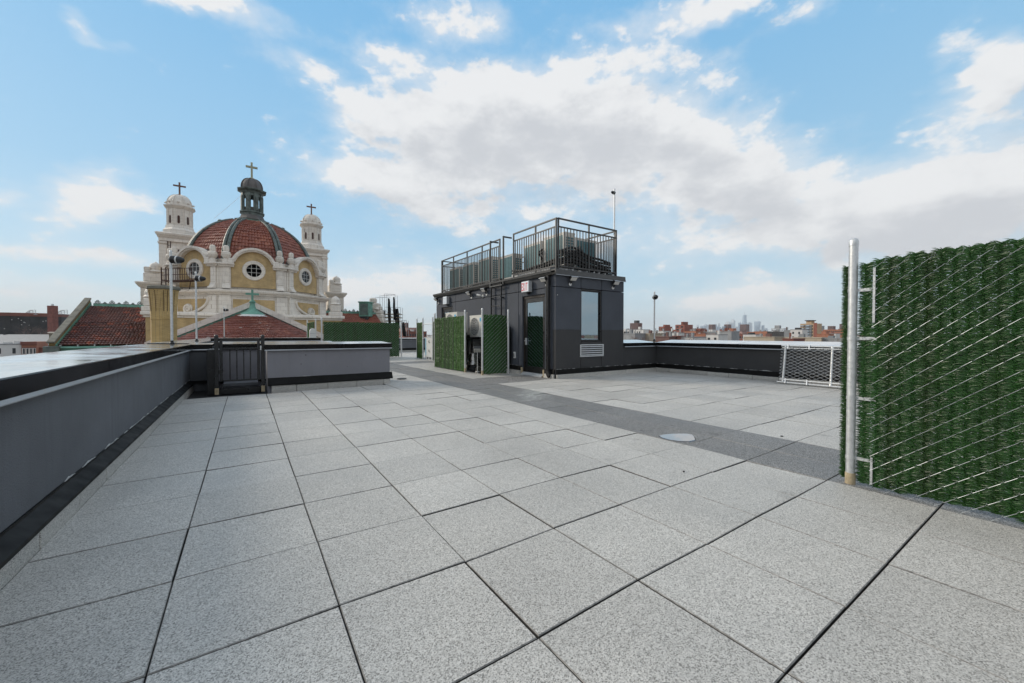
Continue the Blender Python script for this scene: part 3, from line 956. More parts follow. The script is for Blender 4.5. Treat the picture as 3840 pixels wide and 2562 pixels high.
def exit_sign(a, label, red):
    t = thing('exit_sign', label, 'sign', TL((a, .09, 2.5)), 'boxed signs above the glass doors')
    MB(TL).box(a, .03, 2.36, a + .36, .15, 2.67, .006).build('box', mat_greym, t)
    MB(TL).box(a + .012, .1505, 2.372, a + .348, .158, 2.658, .003).build('face', mat_sign, t)
    MB(TL).box(a + .13, .02, 2.32, a + .2, .1, 2.3595, .003).build('bracket', mat_blackm, t)
    x = a + .335                     # seen from outside the word runs towards smaller s
    for ch in 'EXIT':
        m = MB(TL)
        wd = .062 if ch != 'I' else .045
        z0, z1 = 2.40, 2.625
        if ch == 'X':
            for q in (0, 1):
                u0, u1 = (0, .7) if q == 0 else (.7, 0)
                m.prism([(x - wd * u0, z0), (x - wd * (u0 + .3), z0), (x - wd * (u1 + .3), z1), (x - wd * u1, z1)], .1585 + .0006 * q, .161 + .0006 * q, lambda u, v, w: (u, w, v))
        else:
            for (u0, v0, u1, v1) in LET[ch]:
                m.box(x - wd * u1, .1585, z0 + (z1 - z0) * v0, x - wd * u0, .161, z0 + (z1 - z0) * v1)
        m.build('letter', mat_red if red else mat_pale, t)
        x -= wd + (.017 if ch != 'I' else .015)
    return t


exit_sign(.98, 'white EXIT sign with red letters beside the near glass door', True)
exit_sign(6.42, 'bluish white EXIT sign at the far end of the roof house', False)

# flood lights
mat_lens = mat('lamp_lens', (.62, .60, .56), .25, var=.1, scale=30)


def flood(T, s, z, label, spread=.30, turn=0.0):
    t = thing('flood_light', label, 'flood light', T((s, .02, z)), 'flood lights under the roof edge')
    MB(T).cyl((s, .001, z - .17), (s, .018, z - .17), .045, n=16).build('wall_plate', mat_white, t, 40)
    MB(T).tube([(s, .01, z - .15), (s, .06, z - .12), (s, .09, z - .07), (s + turn * .3, .12, z - .02)], .018, 8).build('arm', mat_blackm, t, 50)
    c, sn = math.cos(R(-38)), math.sin(R(-38))

    def T2(p):
        u, o, w = p
        return T((s + u + turn * o, .10 + o * c - w * sn, z + o * sn + w * c))
    MB(T2).box(-.115, .0, -.075, .115, .065, .055, .012).box(-.10, -.03, -.05, .10, -.001, .035, .01).build('housing', mat_blackm, t)
    MB(T2).box(-.10, .0655, -.058, .10, .075, .04, .004).build('lens', mat_lens, t)
    MB(T2).box(-.12, .045, .0555, .12, .085, .064, .003).build('visor', mat_greym, t)
    return t


flood(TF, .50, 2.68, 'flood light near the roof house corner, left of the window')
flood(TF, 2.17, 2.69, 'flood light at the right end of the front wall above right of the window')
flood(TL, .36, 2.66, 'flood light over the downspout to the right of the near EXIT sign')
flood(TL, 3.55, 2.68, 'flood light just left of the roof ladder')
flood(TL, 4.62, 2.66, 'flood light midway along the side wall, left of the camera bracket')
flood(TL, 7.55, 2.66, 'flood light at the far left end of the roof house wall')
cmv = thing('security_camera', 'small white swivel spotlight on the side wall between two flood lights', 'camera', TL((3.83, .02, 2.47)))
MB(TL).cyl((3.80, .001, 2.47), (3.80, .02, 2.47), .05, n=16).build('wall_plate', mat_white, cmv, 40)
MB(TL).tube([(3.80, .02, 2.47), (3.82, .07, 2.48), (3.86, .09, 2.5)], .014, 8).build('arm', mat_white, cmv, 50)
MB(TL).cyl((3.84, .08, 2.49), (3.98, .14, 2.52), .028, .034, 12).build('lamp_head', mat_white, cmv, 40)
cb = thing('control_box', 'small white switch box low on the wall left of the glass door', 'switch box', TL((1.86, .02, .53)))
MB(TL).box(1.82, .001, .45, 1.90, .05, .64, .006).build('housing', mat_white, cb)
MB(TL).box(1.845, .0505, .49, 1.875, .056, .60, .003).build('cover', mat_dark_dot, cb)

# ladder
ld = thing('roof_ladder', 'black steel ladder fixed to the side wall with tall walk-through rails', 'ladder', TL((2.8, .1, 0)))
for s, s2 in ((2.50, 2.36), (3.11, 3.14)):
    m = MB(TL)
    m.box(s - .03, .085, .5, s + .03, .10, 2.80, .003)
    m.box(s - .03, .101, .5, s - .012, .13, 2.80, .002)
    m.build('side_rail', mat_blackm, ld)
    m = MB(TL)
    m.box(s2 - .022, .085, 2.70, s2 + .022, .129, 4.20, .003)
    m.box(s2 - .02, -.20, 4.155, s2 + .02, .084, 4.198, .003)
    m.build('grab_rail', mat_rail, ld)
MB(TL).box(2.37, .131, 2.68, 3.13, .16, 2.72, .003).build('step_plate', mat_rail, ld)
for k in range(8):
    z = .62 + .29 * k
    MB(TL).cyl((2.531, .105, z), (3.079, .105, z), .012, n=8).build('rung', mat_blackm, ld, 50)
for z in (.9, 2.3):
    for s in (2.50, 3.11):
        MB(TL).box(s - .01, .001, z, s + .01, .084, z + .04).build('standoff', mat_blackm, ld)


# railings on the roof
def railing(label, p0, p1, posts, zb=2.84, z0=3.0, z1=4.05, z2=4.265, ends=(True, True)):
    p0, p1 = np.array((*p0, 0.0)), np.array((*p1, 0.0))
    L = float(np.linalg.norm(p1 - p0)); xd = (p1 - p0) / L
    T = frame(p0, xd, (-xd[1], xd[0], 0))
    t = thing('roof_railing', label, 'railing', (*p0[:2], zb), 'railings round the roof house top')
    MB(T).box(.0, -.022, z2 - .02, L, .022, z2 + .02, .004).build('top_rail', mat_rail, t)
    for z in (z1, z0):
        MB(T).box(.021, -.016, z - .018, L - .021, .016, z + .018, .003).build('rail', mat_rail, t)
    ps = [q for q in posts]
    for q in ps:
        MB(T).box(q * L - .02, -.02, zb, q * L + .02, .02, z2 - .021, .003).build('post', mat_rail, t)
    n = int(L / .115)
    for k in range(1, n):
        s = L * k / n
        if min(abs(s - q * L) for q in ps) > .05:
            MB(T).box(s - .0105, -.0105, z0 + .0185, s + .0105, .0105, z1 - .0185).build('baluster', mat_rail, t)
    return t


railing('roof railing facing the camera above the window', (6.93, 8.09), (9.24, 8.09), (.009, .5, .991))
railing('near side roof railing right of the ladder opening', (6.90, 10.16), (6.90, 8.09), (.01, .55, .985))
railing('long side roof railing left of the ladder opening', (6.90, 15.56), (6.90, 10.92), (.004, .25, .5, .745, .996))
railing('far end roof railing above the far door', (9.24, 15.56), (6.93, 15.56), (.009, .5, .991))
railing('right hand roof railing seen end on behind the corner', (9.24, 8.12), (9.24, 15.5), (.002, .16, .33, .5, .67, .84, .998))

# rooftop condensers
mat_coil = mat('teal_coil_fins', (.07, .165, .185), .5, var=.2, scale=14, metal=.2)
mat_dk = mat('dark_grille', (.02, .022, .024), .5)


def condenser(label, x, y, z, w, d, h, rz, coil='front', group='condensers on the roof house'):
    """w along local x; coil (or fan) on local -y"""
    t = thing('condenser', label, 'air conditioner', (x, y, z), group)
    c, s = math.cos(rz), math.sin(rz)
    T = frame((x, y, z), (c, s, 0), (-s, c, 0))
    cab = MB(T).box(-w / 2, -d / 2, .06, w / 2, d / 2, h, .008).build('cabinet', mat_tan, t)
    for sx_ in (-1, 1):
        MB(T).box(sx_ * w * .38 - .05, -d * .48, 0, sx_ * w * .38 + .05, d * .48, .0595).build('foot', mat_dk, t)
    MB(T).box(-w / 2 - .004, -d / 2 - .004, h - .035, w / 2 + .004, d / 2 + .004, h + .004, .003).build('lid', mat_tan, t)
    if coil in ('front', 'both'):
        MB(T).box(-w / 2 + .085, -d / 2 - .006, .12, w / 2 - .085, -d / 2 - .001, h - .075).build('coil', mat_coil, t)
        for k in range(1, 4):
            uu = -w / 2 + .085 + k * (w - .17) / 4
            MB(T).box(uu, -d / 2 - .010, .11, uu + .005, -d / 2 - .0062, h - .08).build('grille_bar', mat_dk, t)
        # side grille on the local +x end
        for k in range(int((h - .2) / .075)):
            zz = .14 + k * .075
            MB(T).box(w / 2 + .001, -d / 2 + .05, zz, w / 2 + .006, d / 2 - .06, zz + .05).build('side_vent', mat_coil, t)
    if coil == 'fan':
        cx_, cz_, rr = -w * .11, h * .53, min(h * .40, w * .33)
        Tf = frame(T((cx_, -d / 2 - .001, cz_)), (c, s, 0), (0, 0, 1), (s, -c, 0))
        MB(Tf).lathe([(.001, .001), (rr, .001), (rr, .006)], 28).build('fan_well', mat('fan_well_grey', (.11, .11, .11), .6), t, 40)
        bl = MB(Tf)
        for k in range(3):
            a = k * 2.094
            bl.prism([(.03 * math.cos(a), .03 * math.sin(a)), (rr * .9 * math.cos(a + .1), rr * .9 * math.sin(a + .1)), (rr * .95 * math.cos(a + .75), rr * .95 * math.sin(a + .75)), (.05 * math.cos(a + 1.2), .05 * math.sin(a + 1.2))], .007, .012, lambda u, v, w_: (u, v, w_))
        bl.build('fan', mat('fan_grey', (.2, .2, .2), .5), t)
        gr = MB(Tf)
        for q in (.25, .5, .75, 1.0):
            gr.tube([(rr * q * math.cos(k / 24 * 6.2832), rr * q * math.sin(k / 24 * 6.2832), .022) for k in range(25)], .004, 4)
        for k in range(-3, 4):
            u = rr * k / 3.6; v = math.sqrt(max(rr * rr - u * u, 0))
            gr.cyl((u, -v, .025), (u, v, .025), .0025, n=4); gr.cyl((-v, u, .027), (v, u, .027), .0025, n=4)
        gr.build('fan_guard', mat_white, t)
        for k in range(7):
            zz = .12 + k * (h - .3) / 7
            MB(T).box(w * .27, -d / 2 - .005, zz, w * .46, -d / 2 - .001, zz + .012).build('vent_slot', mat_greym, t)
        lg = MB(T)
        lg.prism([(w * .28, h - .20), (w * .37, h - .20), (w * .43, h - .08), (w * .28, h - .08)], -d / 2 - .004, -d / 2 - .001, lambda u, v, w_: (u, w_, v))
        lg.build('badge', mat('badge_blue', (.10, .42, .66), .4), t)
        MB(T).prism([(w * .29, h - .12), (w * .34, h - .17), (w * .31, h - .105)], -d / 2 - .006, -d / 2 - .0041, lambda u, v, w_: (u, w_, v)).build('badge_arrow', mat_dk, t)
    return t


ZR = BH + .12
condenser('roof condenser next to the front railing corner', 7.72, 8.95, ZR + .22, .94, .40, 1.0, R(-90))
condenser('roof condenser behind the near corner condenser on the side', 7.68, 9.95, ZR + .22, .94, .40, .93, R(-90))
condenser('roof condenser facing front behind the right half of the railing', 8.66, 9.0, ZR + .22, .94, .40, 1.0, 0)
condenser('roof condenser showing in the ladder opening', 7.35, 11.0, ZR + .06, .92, .36, .86, R(-90))
condenser('roof condenser behind the side railing, first left of the ladder', 7.35, 12.35, ZR + .06, .94, .40, .98, R(-90))
condenser('roof condenser behind the side railing, second left of the ladder', 7.35, 13.65, ZR + .06, .94, .40, .98, R(-90))
condenser('roof condenser behind the far end of the side railing', 7.35, 14.85, ZR + .06, .94, .40, .98, R(-90))
rk = thing('equipment_rack', 'pale steel rack carrying the roof condensers', 'rack', (7.5, 9.5, ZR))
for (x0, y0, x1, y1) in ((7.0, 8.5, 7.06, 10.4), (8.0, 8.5, 8.06, 10.4), (7.07, 8.5, 9.15, 8.56), (7.07, 9.4, 9.15, 9.46)):
    MB().box(x0, y0, ZR + .10, x1, y1, ZR + .19).build('beam', mat_greym, rk)
for x in (7.03, 8.03, 9.1):
    for y in (8.53, 9.43, 10.3):
        MB().box(x - .03, y - .03, ZR - .02, x + .03, y + .03, ZR + .0995).build('leg', mat_greym, rk)
# bundles of black insulated pipes
mat_hose = mat('black_pipe_insulation', (.009, .009, .009), .6, var=.3, bump=.3, bscale=30)
ph = thing('pipe_bundle', 'thick bundle of black insulated pipes behind the front railing', 'pipes', (8.1, 8.3, ZR))
for k in range(9):
    zz = ZR + .16 + (k % 6) * .075
    yy = 8.26 + (k // 6) * .085 + rng.uniform(-.01, .01)
    pts = []
    for q in range(15):
        f = q / 14
        sag = .20 * math.exp(-((f - .28) / .22) ** 2) - .16 * max(0, f - .55)
        pts.append((7.05 + f * 2.1, yy + .02 * math.sin(f * 9 + k), zz + sag + .012 * math.sin(f * 13 + k * 2)))
    MB().tube(pts, .034, 8).build('pipe', mat_hose, ph, 60)
ph2 = thing('pipe_bundle', 'bundle of black insulated pipes behind the near side railing', 'pipes', (7.1, 9.2, ZR))
for k in range(4):
    pts = [(7.10 + (k % 2) * .07, 8.3 + f / 12 * 2.2, ZR + .25 + (k // 2) * .075 + .05 * math.cos(f * .4) + .01 * math.sin(f + k)) for f in range(13)]
    MB().tube(pts, .032, 8).build('pipe', mat_hose, ph2, 60)
ph3 = thing('pipe_bundle', 'low black pipes along the long side railing left of the ladder', 'pipes', (7.1, 13, ZR))
for k in range(4):
    pts = [(7.08 + (k % 2) * .07, 11.1 + f / 14 * 4.2, ZR + .06 + (k // 2) * .07 + .015 * math.sin(f * 1.1 + k)) for f in range(15)]
    MB().tube(pts, .030, 8).build('pipe', mat_hose, ph3, 60)
for (x0, y0, nm) in ((8.2, 8.62, 'black looped cable bundle between the two front condensers'), (7.5, 9.47, 'black looped cable bundle between the two side condensers')):
    cbn = thing('cable_bundle', nm, 'cables', (x0, y0, ZR))
    for k in range(6):
        r_ = random.Random(k)
        pts = [(x0 + r_.uniform(-.03, .03) + .12 * math.sin(f * .35 + k * .4), y0 + r_.uniform(-.02, .02), ZR + .12 + .8 * math.sin(math.pi * f / 10 * .62) * (1 - .05 * k)) for f in range(11)]
        MB().tube(pts, .016, 6).build('cable', mat_hose, cbn, 60)
ORD = 'first second third fourth fifth sixth seventh eighth ninth tenth eleventh twelfth thirteenth fourteenth'.split()
# valve boxes and stubs along the roof edge, under the rails
for k in range(9):
    x = 7.0 + k * .26 + rng.uniform(-.05, .05)
    v = thing('pipe_support', ORD[k] + ' grey strut pipe support from the near corner under the front railing', 'pipe support', (x, 8.2, ZR), 'strut supports under the front railing')
    MB().box(x - .02, 8.14, ZR - .02, x + .02, 8.36, ZR + .10, .003).build('strut', mat_greym, v)
    MB().cyl((x + .05, 8.17, ZR - .02), (x + .05, 8.17, ZR + .09 + .05 * rng.random()), .02, n=8).build('valve', mat_galv, v, 40)
for k in range(14):
    y = 8.45 + k * .5 + rng.uniform(-.08, .08)
    if 10.2 < y < 10.95: continue
    v = thing('pipe_support', ORD[k] + ' grey strut pipe support from the near corner under the side railing', 'pipe support', (7.0, y, ZR), 'strut supports under the side railing')
    MB().box(6.96, y - .02, ZR - .02, 7.2, y + .02, ZR + .08, .003).build('strut', mat_greym, v)
    MB().cyl((6.99, y + .06, ZR - .02), (6.99, y + .06, ZR + .07 + .05 * rng.random()), .02, n=8).build('valve', mat_tan, v, 40)
# ================================================================ chain link fences with artificial hedge slats
def hedge_mat(name, a, b, tip):
    m = bpy.data.materials.new(name); m.use_nodes = True
    nt = m.node_tree; bs = nt.nodes['Principled BSDF']
    pos = N(nt, 'ShaderNodeNewGeometry').outputs['Position']
    n1 = N(nt, 'ShaderNodeTexNoise', {'Vector': pos, 'Scale': 9.0, 'Detail': 3.0}).outputs['Fac']
    n2 = N(nt, 'ShaderNodeTexNoise', {'Vector': pos, 'Scale': 160.0, 'Detail': 1.0}).outputs['Fac']
    cc = mixc(nt, N(nt, 'ShaderNodeMapRange', {0: n1, 1: .32, 2: .68}).outputs[0], a, b)
    cc = mixc(nt, N(nt, 'ShaderNodeMapRange', {0: n2, 1: .5, 2: .75}).outputs[0], cc, tip)
    oi = N(nt, 'ShaderNodeObjectInfo')
    cc = N(nt, 'ShaderNodeHueSaturation', {'Color': cc, 'Value': M(nt, 'ADD', .84, M(nt, 'MULTIPLY', oi.outputs['Random'], .32)), 'Hue': M(nt, 'ADD', .49, M(nt, 'MULTIPLY', oi.outputs['Random'], .02))}).outputs[0]
    nt.links.new(cc, bs.inputs['Base Color'])
    bs.inputs['Roughness'].default_value = .42
    bs.inputs['Specular IOR Level'].default_value = .45
    MATS[name] = m
    return m


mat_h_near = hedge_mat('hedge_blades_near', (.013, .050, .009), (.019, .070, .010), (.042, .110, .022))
mat_h_lit = hedge_mat('hedge_blades_lit', (.045, .135, .020), (.06, .17, .026), (.10, .22, .045))  # lighter green: side light put into the blade colour
mat_h_shaded = hedge_mat('hedge_blades_shaded', (.026, .088, .018), (.034, .115, .02), (.07, .16, .04))  # same slats, darker green: shade put into the blade colour
mat_spine = mat('hedge_spine', (.010, .026, .008), .8)
CW, CH = .063, .107           # width and height of one mesh diamond


def slat_mesh(seed, h, blade_mat, per, bl, bw):
    r = random.Random(seed)
    vs, fs = [], []
    n = int(h / per)
    for i in range(n):
        z = per * i + r.uniform(0, per)
        for k in range(6):
            a = r.uniform(-.35, .35) + (math.pi if k % 2 else 0)       # mostly sideways
            if k >= 5: a = -math.pi / 2 + r.uniform(-.75, .75)          # some straight out of the face
            tilt = r.uniform(-.05, .55)
            L = bl * r.uniform(.75, 1.15) * (.62 if k >= 5 else 1)
            d = np.array((math.cos(a) * math.cos(tilt), math.sin(a) * math.cos(tilt) * .8, math.sin(tilt)))
            p = np.array((r.uniform(-.006, .006), r.uniform(-.006, .006), z))
            q = np.cross(d, (r.uniform(-.6, .6), 1, r.uniform(-.6, .6))); q /= np.linalg.norm(q) + 1e-9
            k0 = len(vs)
            mid = p + d * L * .55 + np.array((0, 0, .003))
            vs += [p - q * bw * .5, p + q * bw * .5, mid + q * bw * .4, p + d * L - np.array((0, 0, .004)), mid - q * bw * .4]
            fs += [(k0, k0 + 1, k0 + 2, k0 + 4), (k0 + 4, k0 + 2, k0 + 3)]
    return mesh_data('hedge_slat', vs, fs, blade_mat)


def strand_mesh(h, r_wire, front, back, cw=CW, ch=CH):
    """one zigzag wire of the mesh: the rising legs in front of the slats, the falling legs behind"""
    pts = []
    n = int(h / (ch / 2))
    for k in range(n + 1):
        x = 0 if k % 2 == 0 else cw
        z = k * ch / 2
        pts += [(x, (front + back) / 2, z)]
        if k < n:
            y = front if k % 2 == 0 else back
            x2 = cw - x
            pts += [(x + (x2 - x) * .12, y, z + ch / 2 * .12), (x + (x2 - x) * .88, y, z + ch / 2 * .88)]
    pts.append((pts[-1][0] + .012, front, pts[-1][2] + .02))
    return MB().tube(pts, r_wire, 4)


SLATS_N = [slat_mesh(11 + k, 1.70, mat_h_near, .0028, .054, .0044) for k in range(5)]
SLATS_F = [slat_mesh(31 + k, 1.70, mat_h_lit, .0042, .054, .0085) for k in range(6)]
SLATS_B = [slat_mesh(51 + k, 1.70, mat_h_shaded, .0050, .054, .0085) for k in range(4)]
_s = strand_mesh(1.70, .0014, -.056, .012)
STRAND_N = mesh_data('mesh_wire', _s.v, _s.f, mat_wire)
_s = strand_mesh(1.70, .0026, -.040, .012)
STRAND_F = mesh_data('mesh_wire', _s.v, _s.f, mat_wire)
SPINE = mesh_data('slat_spine', *(lambda m: (m.v, m.f))(MB().box(-.012, .0, 0, .012, .006, 1.70)), mat_spine)


def post(t, x, y, h=1.86, r=.03, foot=None, bands=(), bdir=(0, -1)):
    p = MB().cyl((x, y, .0), (x, y, h), r, n=20).build('post', mat_galv, t, 50)
    MB().lathe([(r * 1.07, -.03), (r * 1.07, .004), (r * .9, .018), (r * .5, .027), (.001, .03)], 20, (x, y, h)).build('post_cap', mat_galv, p, 40)
    if foot:
        MB().cyl((x, y, -.03), (x, y, foot), r * 1.12, n=16).build('footing', mat_wood, p, 50)
    for z in bands:
        mb = MB().lathe([(r * 1.03, z - .012), (r * 1.1, z - .012), (r * 1.1, z + .012), (r * 1.03, z + .012)], 20, (x, y, 0))
        bx, by = bdir
        nx, ny = -by, bx
        mb.prism([(0, -.003), (.115, -.003), (.115, .003), (0, .003)], z - .012, z + .012,
                 lambda u, v, w, bx=bx, by=by: (x + bx * (u + r) + (-by) * (v - r * .0), y + by * (u + r) + bx * v, w))
        mb.build('tension_band', mat_galv, p, 40)
    return p


def hedge_fence(label, p0, p1, slats, strand, z0=.03, first=0.0, wires=True, group=None, seed=1, dark_side=1, bar=True, spine=True):
    """fence panel from p0 to p1; its seen face looks to the right hand of p0->p1"""
    p0, p1 = np.array((*p0, 0.0)), np.array((*p1, 0.0))
    L = float(np.linalg.norm(p1 - p0)); xd = (p1 - p0) / L
    ang = math.atan2(xd[1], xd[0])
    t = thing('hedge_fence', label, 'fence', p0, group, 0)
    r = random.Random(seed)
    n = int((L - first) / CW)
    for k in range(n):
        s = first + CW * (k + .5)
        loc = xd * s + np.array((0, 0, z0 + r.uniform(-.014, .014)))
        o = inst(slats[r.randrange(len(slats))], t, loc, ang + (math.pi if not wires and r.random() < .5 else 0), 'hedge_slat')
        o.scale = (1 + r.uniform(-.05, .05), 1 + r.uniform(-.06, .06), 1 + r.uniform(-.006, .006))
        if spine: inst(SPINE, o, (0, 0.01, 0), 0, 'spine')
        if wires:
            inst(strand, t, xd * (first + CW * k) + np.array((0, 0, z0 + .012 - (CH / 2 if k % 2 else 0))), ang, 'mesh_wire')
    return t, xd


# ---- near fence on the right, seen at the edge of the frame (runs back past the camera)
FX = 3.90
nf, nx = hedge_fence('tall dark green artificial hedge fence filling the right edge', (FX, 1.03), (FX, -1.35), SLATS_N, STRAND_N, z0=.02, first=.09, seed=3, group=None)
post(nf, FX, 1.06, 1.875, .029, foot=.085, bands=(1.50, 1.13, .67, .205), bdir=(0, -1))
MB().box(FX - .012, .927, .03, FX + .0, .941, .235).build('tension_bar', mat_galv, nf)
MB().box(FX - .012, .927, 1.25, FX + .0, .941, 1.66).build('tension_bar', mat_galv, nf)
for yy, xx in ((.985, FX + .008), (1.115, FX + .05)):
    o = inst(SLATS_N[1], nf, (xx - FX, yy - 1.03, .02), R(-90), 'hedge_slat')
    o.scale = (.62, .7, .985) if yy > 1.0 else (1.0, .9, .985)
    inst(SPINE, o, (0, .01, 0), 0, 'spine')

# ---- enclosure in front of the roof house
GRP = 'hedge fences round the machines by the roof house'
fd, _ = hedge_fence('bright green hedge fence panel left of the opening with the metal cowl', (5.56, 13.15), (5.56, 10.86), SLATS_F, STRAND_F, z0=.02, seed=5, group=GRP, wires=False)
post(fd, 5.56, 10.81, 1.885, .03, foot=.13, bands=(1.55, 1.12, .66, .22), bdir=(0, 1))
post(fd, 5.58, 13.19, 1.90, .03, bands=(1.5, .9, .4), bdir=(0, -1))
fe, _ = hedge_fence('narrow dark green hedge panel with bright mesh wires beside the glass door', (5.64, 9.80), (6.44, 9.80), SLATS_B, STRAND_F, z0=.02, seed=6, group=GRP)
post(fe, 5.60, 9.82, 1.885, .03, foot=.13, bands=(1.55, 1.12, .66, .22), bdir=(1, 0))
post(fe, 6.50, 9.83, 1.88, .03, bands=(1.55, 1.12, .66, .22), bdir=(-1, 0))
# ---- second enclosure farther back
f1, _ = hedge_fence('small hedge leaf left of the white air handler cabinet', (6.92, 18.55), (6.92, 17.78), SLATS_F, STRAND_F, z0=.02, seed=7, group=GRP, wires=False)
post(f1, 6.90, 17.72, 1.92, .03, bands=(1.6, .2), bdir=(0, 1))
post(f1, 6.94, 18.6, 1.92, .03)
f2, _ = hedge_fence('small hedge leaf right of the white air handler cabinet', (6.90, 16.50), (6.90, 15.75), SLATS_F, STRAND_F, z0=.02, seed=8, group=GRP, wires=False)
post(f2, 6.90, 16.54, 1.92, .03)
MB().cyl((6.90, 17.69, 1.64), (6.90, 16.57, 1.64), .018, n=10).build('top_rail', mat_galv, f2, 50)
f3, _ = hedge_fence('see-through hedge mesh behind the white air handler cabinet', (7.75, 18.4), (7.75, 16.4), SLATS_B, STRAND_F, z0=.06, seed=9, group=GRP, spine=False)
for sl in list(f3.children):
    if sl.name.startswith('hedge_slat'): sl.scale = (.62, .6, 1)
# ---- long fence across the far terrace
fb, _ = hedge_fence('long dark green hedge fence standing behind the low wall', (2.98, 20.02), (6.56, 20.02), SLATS_B, STRAND_F, z0=.04, seed=10)
post(fb, 2.90, 20.02, 1.91, .034, bands=(1.6, .9), bdir=(1, 0))
post(fb, 6.63, 20.02, 1.88, .034, bands=(1.6, 1.12, .66, .22), bdir=(-1, 0))
fs_, _ = hedge_fence('narrow hedge leaf seen edge on at the left end of the long fence', (2.62, 22.6), (2.62, 20.2), SLATS_F, STRAND_F, z0=.04, seed=12, wires=False)
post(fs_, 2.66, 20.1, 1.86, .03); post(fs_, 2.62, 22.7, 1.86, .03)
wp = thing('white_vent_pipe', 'white rounded vent duct left of the long hedge fence', 'vent duct', (2.42, 19.2, 0))
MB().prism([(2.30, 0), (2.52, 0), (2.52, 1.41), (2.40, 1.43), (2.34, 1.40), (2.30, 1.33)], 19.1, 19.3, lambda u, v, w: (u, w, v)).build('duct', mat_white, wp)
for zz in (.5, .95, 1.2):
    MB().box(2.296, 19.09, zz, 2.525, 19.0995, zz + .02).build('seam', mat_greym, wp)

# ---- machines in the enclosures
condenser('white condenser with round fan facing out above the metal cowl', 6.17, 10.90, 1.02, .84, .36, .74, R(-90), 'fan', 'condensers inside the hedge enclosure')
condenser('white condenser peeking over the bright green hedge panel', 6.02, 12.35, 1.17, .90, .40, .74, R(-90), 'fan', 'condensers inside the hedge enclosure')
sk = thing('condenser_stand', 'black steel stand under the two white condensers', 'stand', (6.1, 11.4, 0))
for y in (10.45, 11.35, 12.0, 12.85):
    for x in (5.93, 6.42):
        MB().box(x - .025, y - .025, -.02, x + .025, y + .025, .98).build('leg', mat_blackm, sk)
MB().box(5.88, 10.40, .981, 6.47, 11.42, 1.018).build('platform', mat_blackm, sk)
MB().box(5.88, 11.9, .981, 6.47, 12.95, 1.15).build('platform', mat_blackm, sk)
MB().box(6.62, 9.95, .3, 6.66, 13.1, 1.4).build('back_panel', mat_blackm, sk)
MB().box(5.75, 9.95, -.045, 6.6, 13.0, -.0).build('tray', mat_blackm, sk)
mat_steel = mat('brushed_steel', (.36, .35, .335), .26, metal=.95, var=.1, scale=10, rvar=.06)
cw = thing('exhaust_cowl', 'shiny metal exhaust cowl in the opening between hedge panels', 'cowl', (6.02, 11.12, 0))
MB().lathe([(.20, .02), (.20, .18)], 24, (6.02, 11.12, 0)).build('collar', mat_dk, cw, 40)
MB().lathe([(.235, .20), (.245, .215), (.20, .33), (.195, .335)], 28, (6.02, 11.12, 0)).build('skirt', mat_steel, cw, 30)
MB().lathe([(.19, .336), (.15, .56), (.155, .565), (.12, .575), (.001, .578)], 28, (6.02, 11.12, 0)).build('hood', mat_steel, cw, 30)
ds = thing('drain_strainer', 'domed metal roof drain strainer in front of the metal cowl', 'strainer', (5.86, 10.5, 0))
MB().lathe([(.11, .0), (.115, .03), (.10, .05)], 20, (5.86, 10.5, 0)).build('ring', mat_steel, ds, 40)
for k in range(16):
    a = k / 16 * 6.2832
    MB().tube([(5.86 + .10 * math.cos(a), 10.5 + .10 * math.sin(a), .05), (5.86 + .085 * math.cos(a), 10.5 + .085 * math.sin(a), .12), (5.86 + .04 * math.cos(a), 10.5 + .04 * math.sin(a), .18), (5.86, 10.5, .195)], .006, 4).build('rib', mat_steel, ds)
MB().lathe([(.03, .185), (.03, .2), (.001, .205)], 10, (5.86, 10.5, 0)).build('knob', mat_steel, ds, 40)
jb = thing('junction_box', 'tilted clear junction box with a printed label on a thin post', 'junction box', (5.74, 10.36, 0))
MB().cyl((5.74, 10.36, -.02), (5.74, 10.36, .62), .012, n=8).build('stem', mat_galv, jb, 50)
cT = frame((5.74, 10.36, .72), (.83, -.56, 0), (-.40, -.59, .70), (-.39, -.58, -.71))
MB(cT).box(-.11, -.09, -.05, .11, .09, .05, .006).build('box', mat_dk, jb)
MB(cT).box(-.10, -.08, .0505, .10, .08, .0535).build('box_label', mat_white, jb)
for k in range(5):
    MB(cT).box(-.085, -.06 + k * .025, .0538, .085 - .03 * (k % 2), -.053 + k * .025, .0545).build('print_line', mat_dk, jb)
# air handler in the far enclosure
ah = thing('air_handler', 'white air handler cabinet with two black handles in the far enclosure', 'air handler', (7.15, 17.1, 0))
MB().box(6.98, 16.62, .12, 7.6, 17.66, 1.02, .01).build('cabinet', mat_white, ah)
MB().box(6.975, 17.50, .20, 6.9795, 17.62, .98).build('side_strip', mat('pale_blue_label', (.35, .6, .72), .4), ah)
MB().box(6.97, 16.60, 1.021, 7.61, 17.68, 1.04, .004).build('lid', mat_white, ah)
for z in (.36, .78):
    MB().tube([(6.975, 17.10, z), (6.94, 17.09, z + .01), (6.935, 17.14, z + .09), (6.975, 17.15, z + .1)], .013, 6).build('handle', mat_blackm, ah, 60)
for y in (16.72, 17.0, 17.3):
    MB().box(6.9805, y, .03, 6.99, y + .14, .11).build('base_slot', mat_dk, ah)
MB().box(6.99, 16.64, -.02, 7.58, 17.64, .1195).build('plinth', mat_greym, ah)

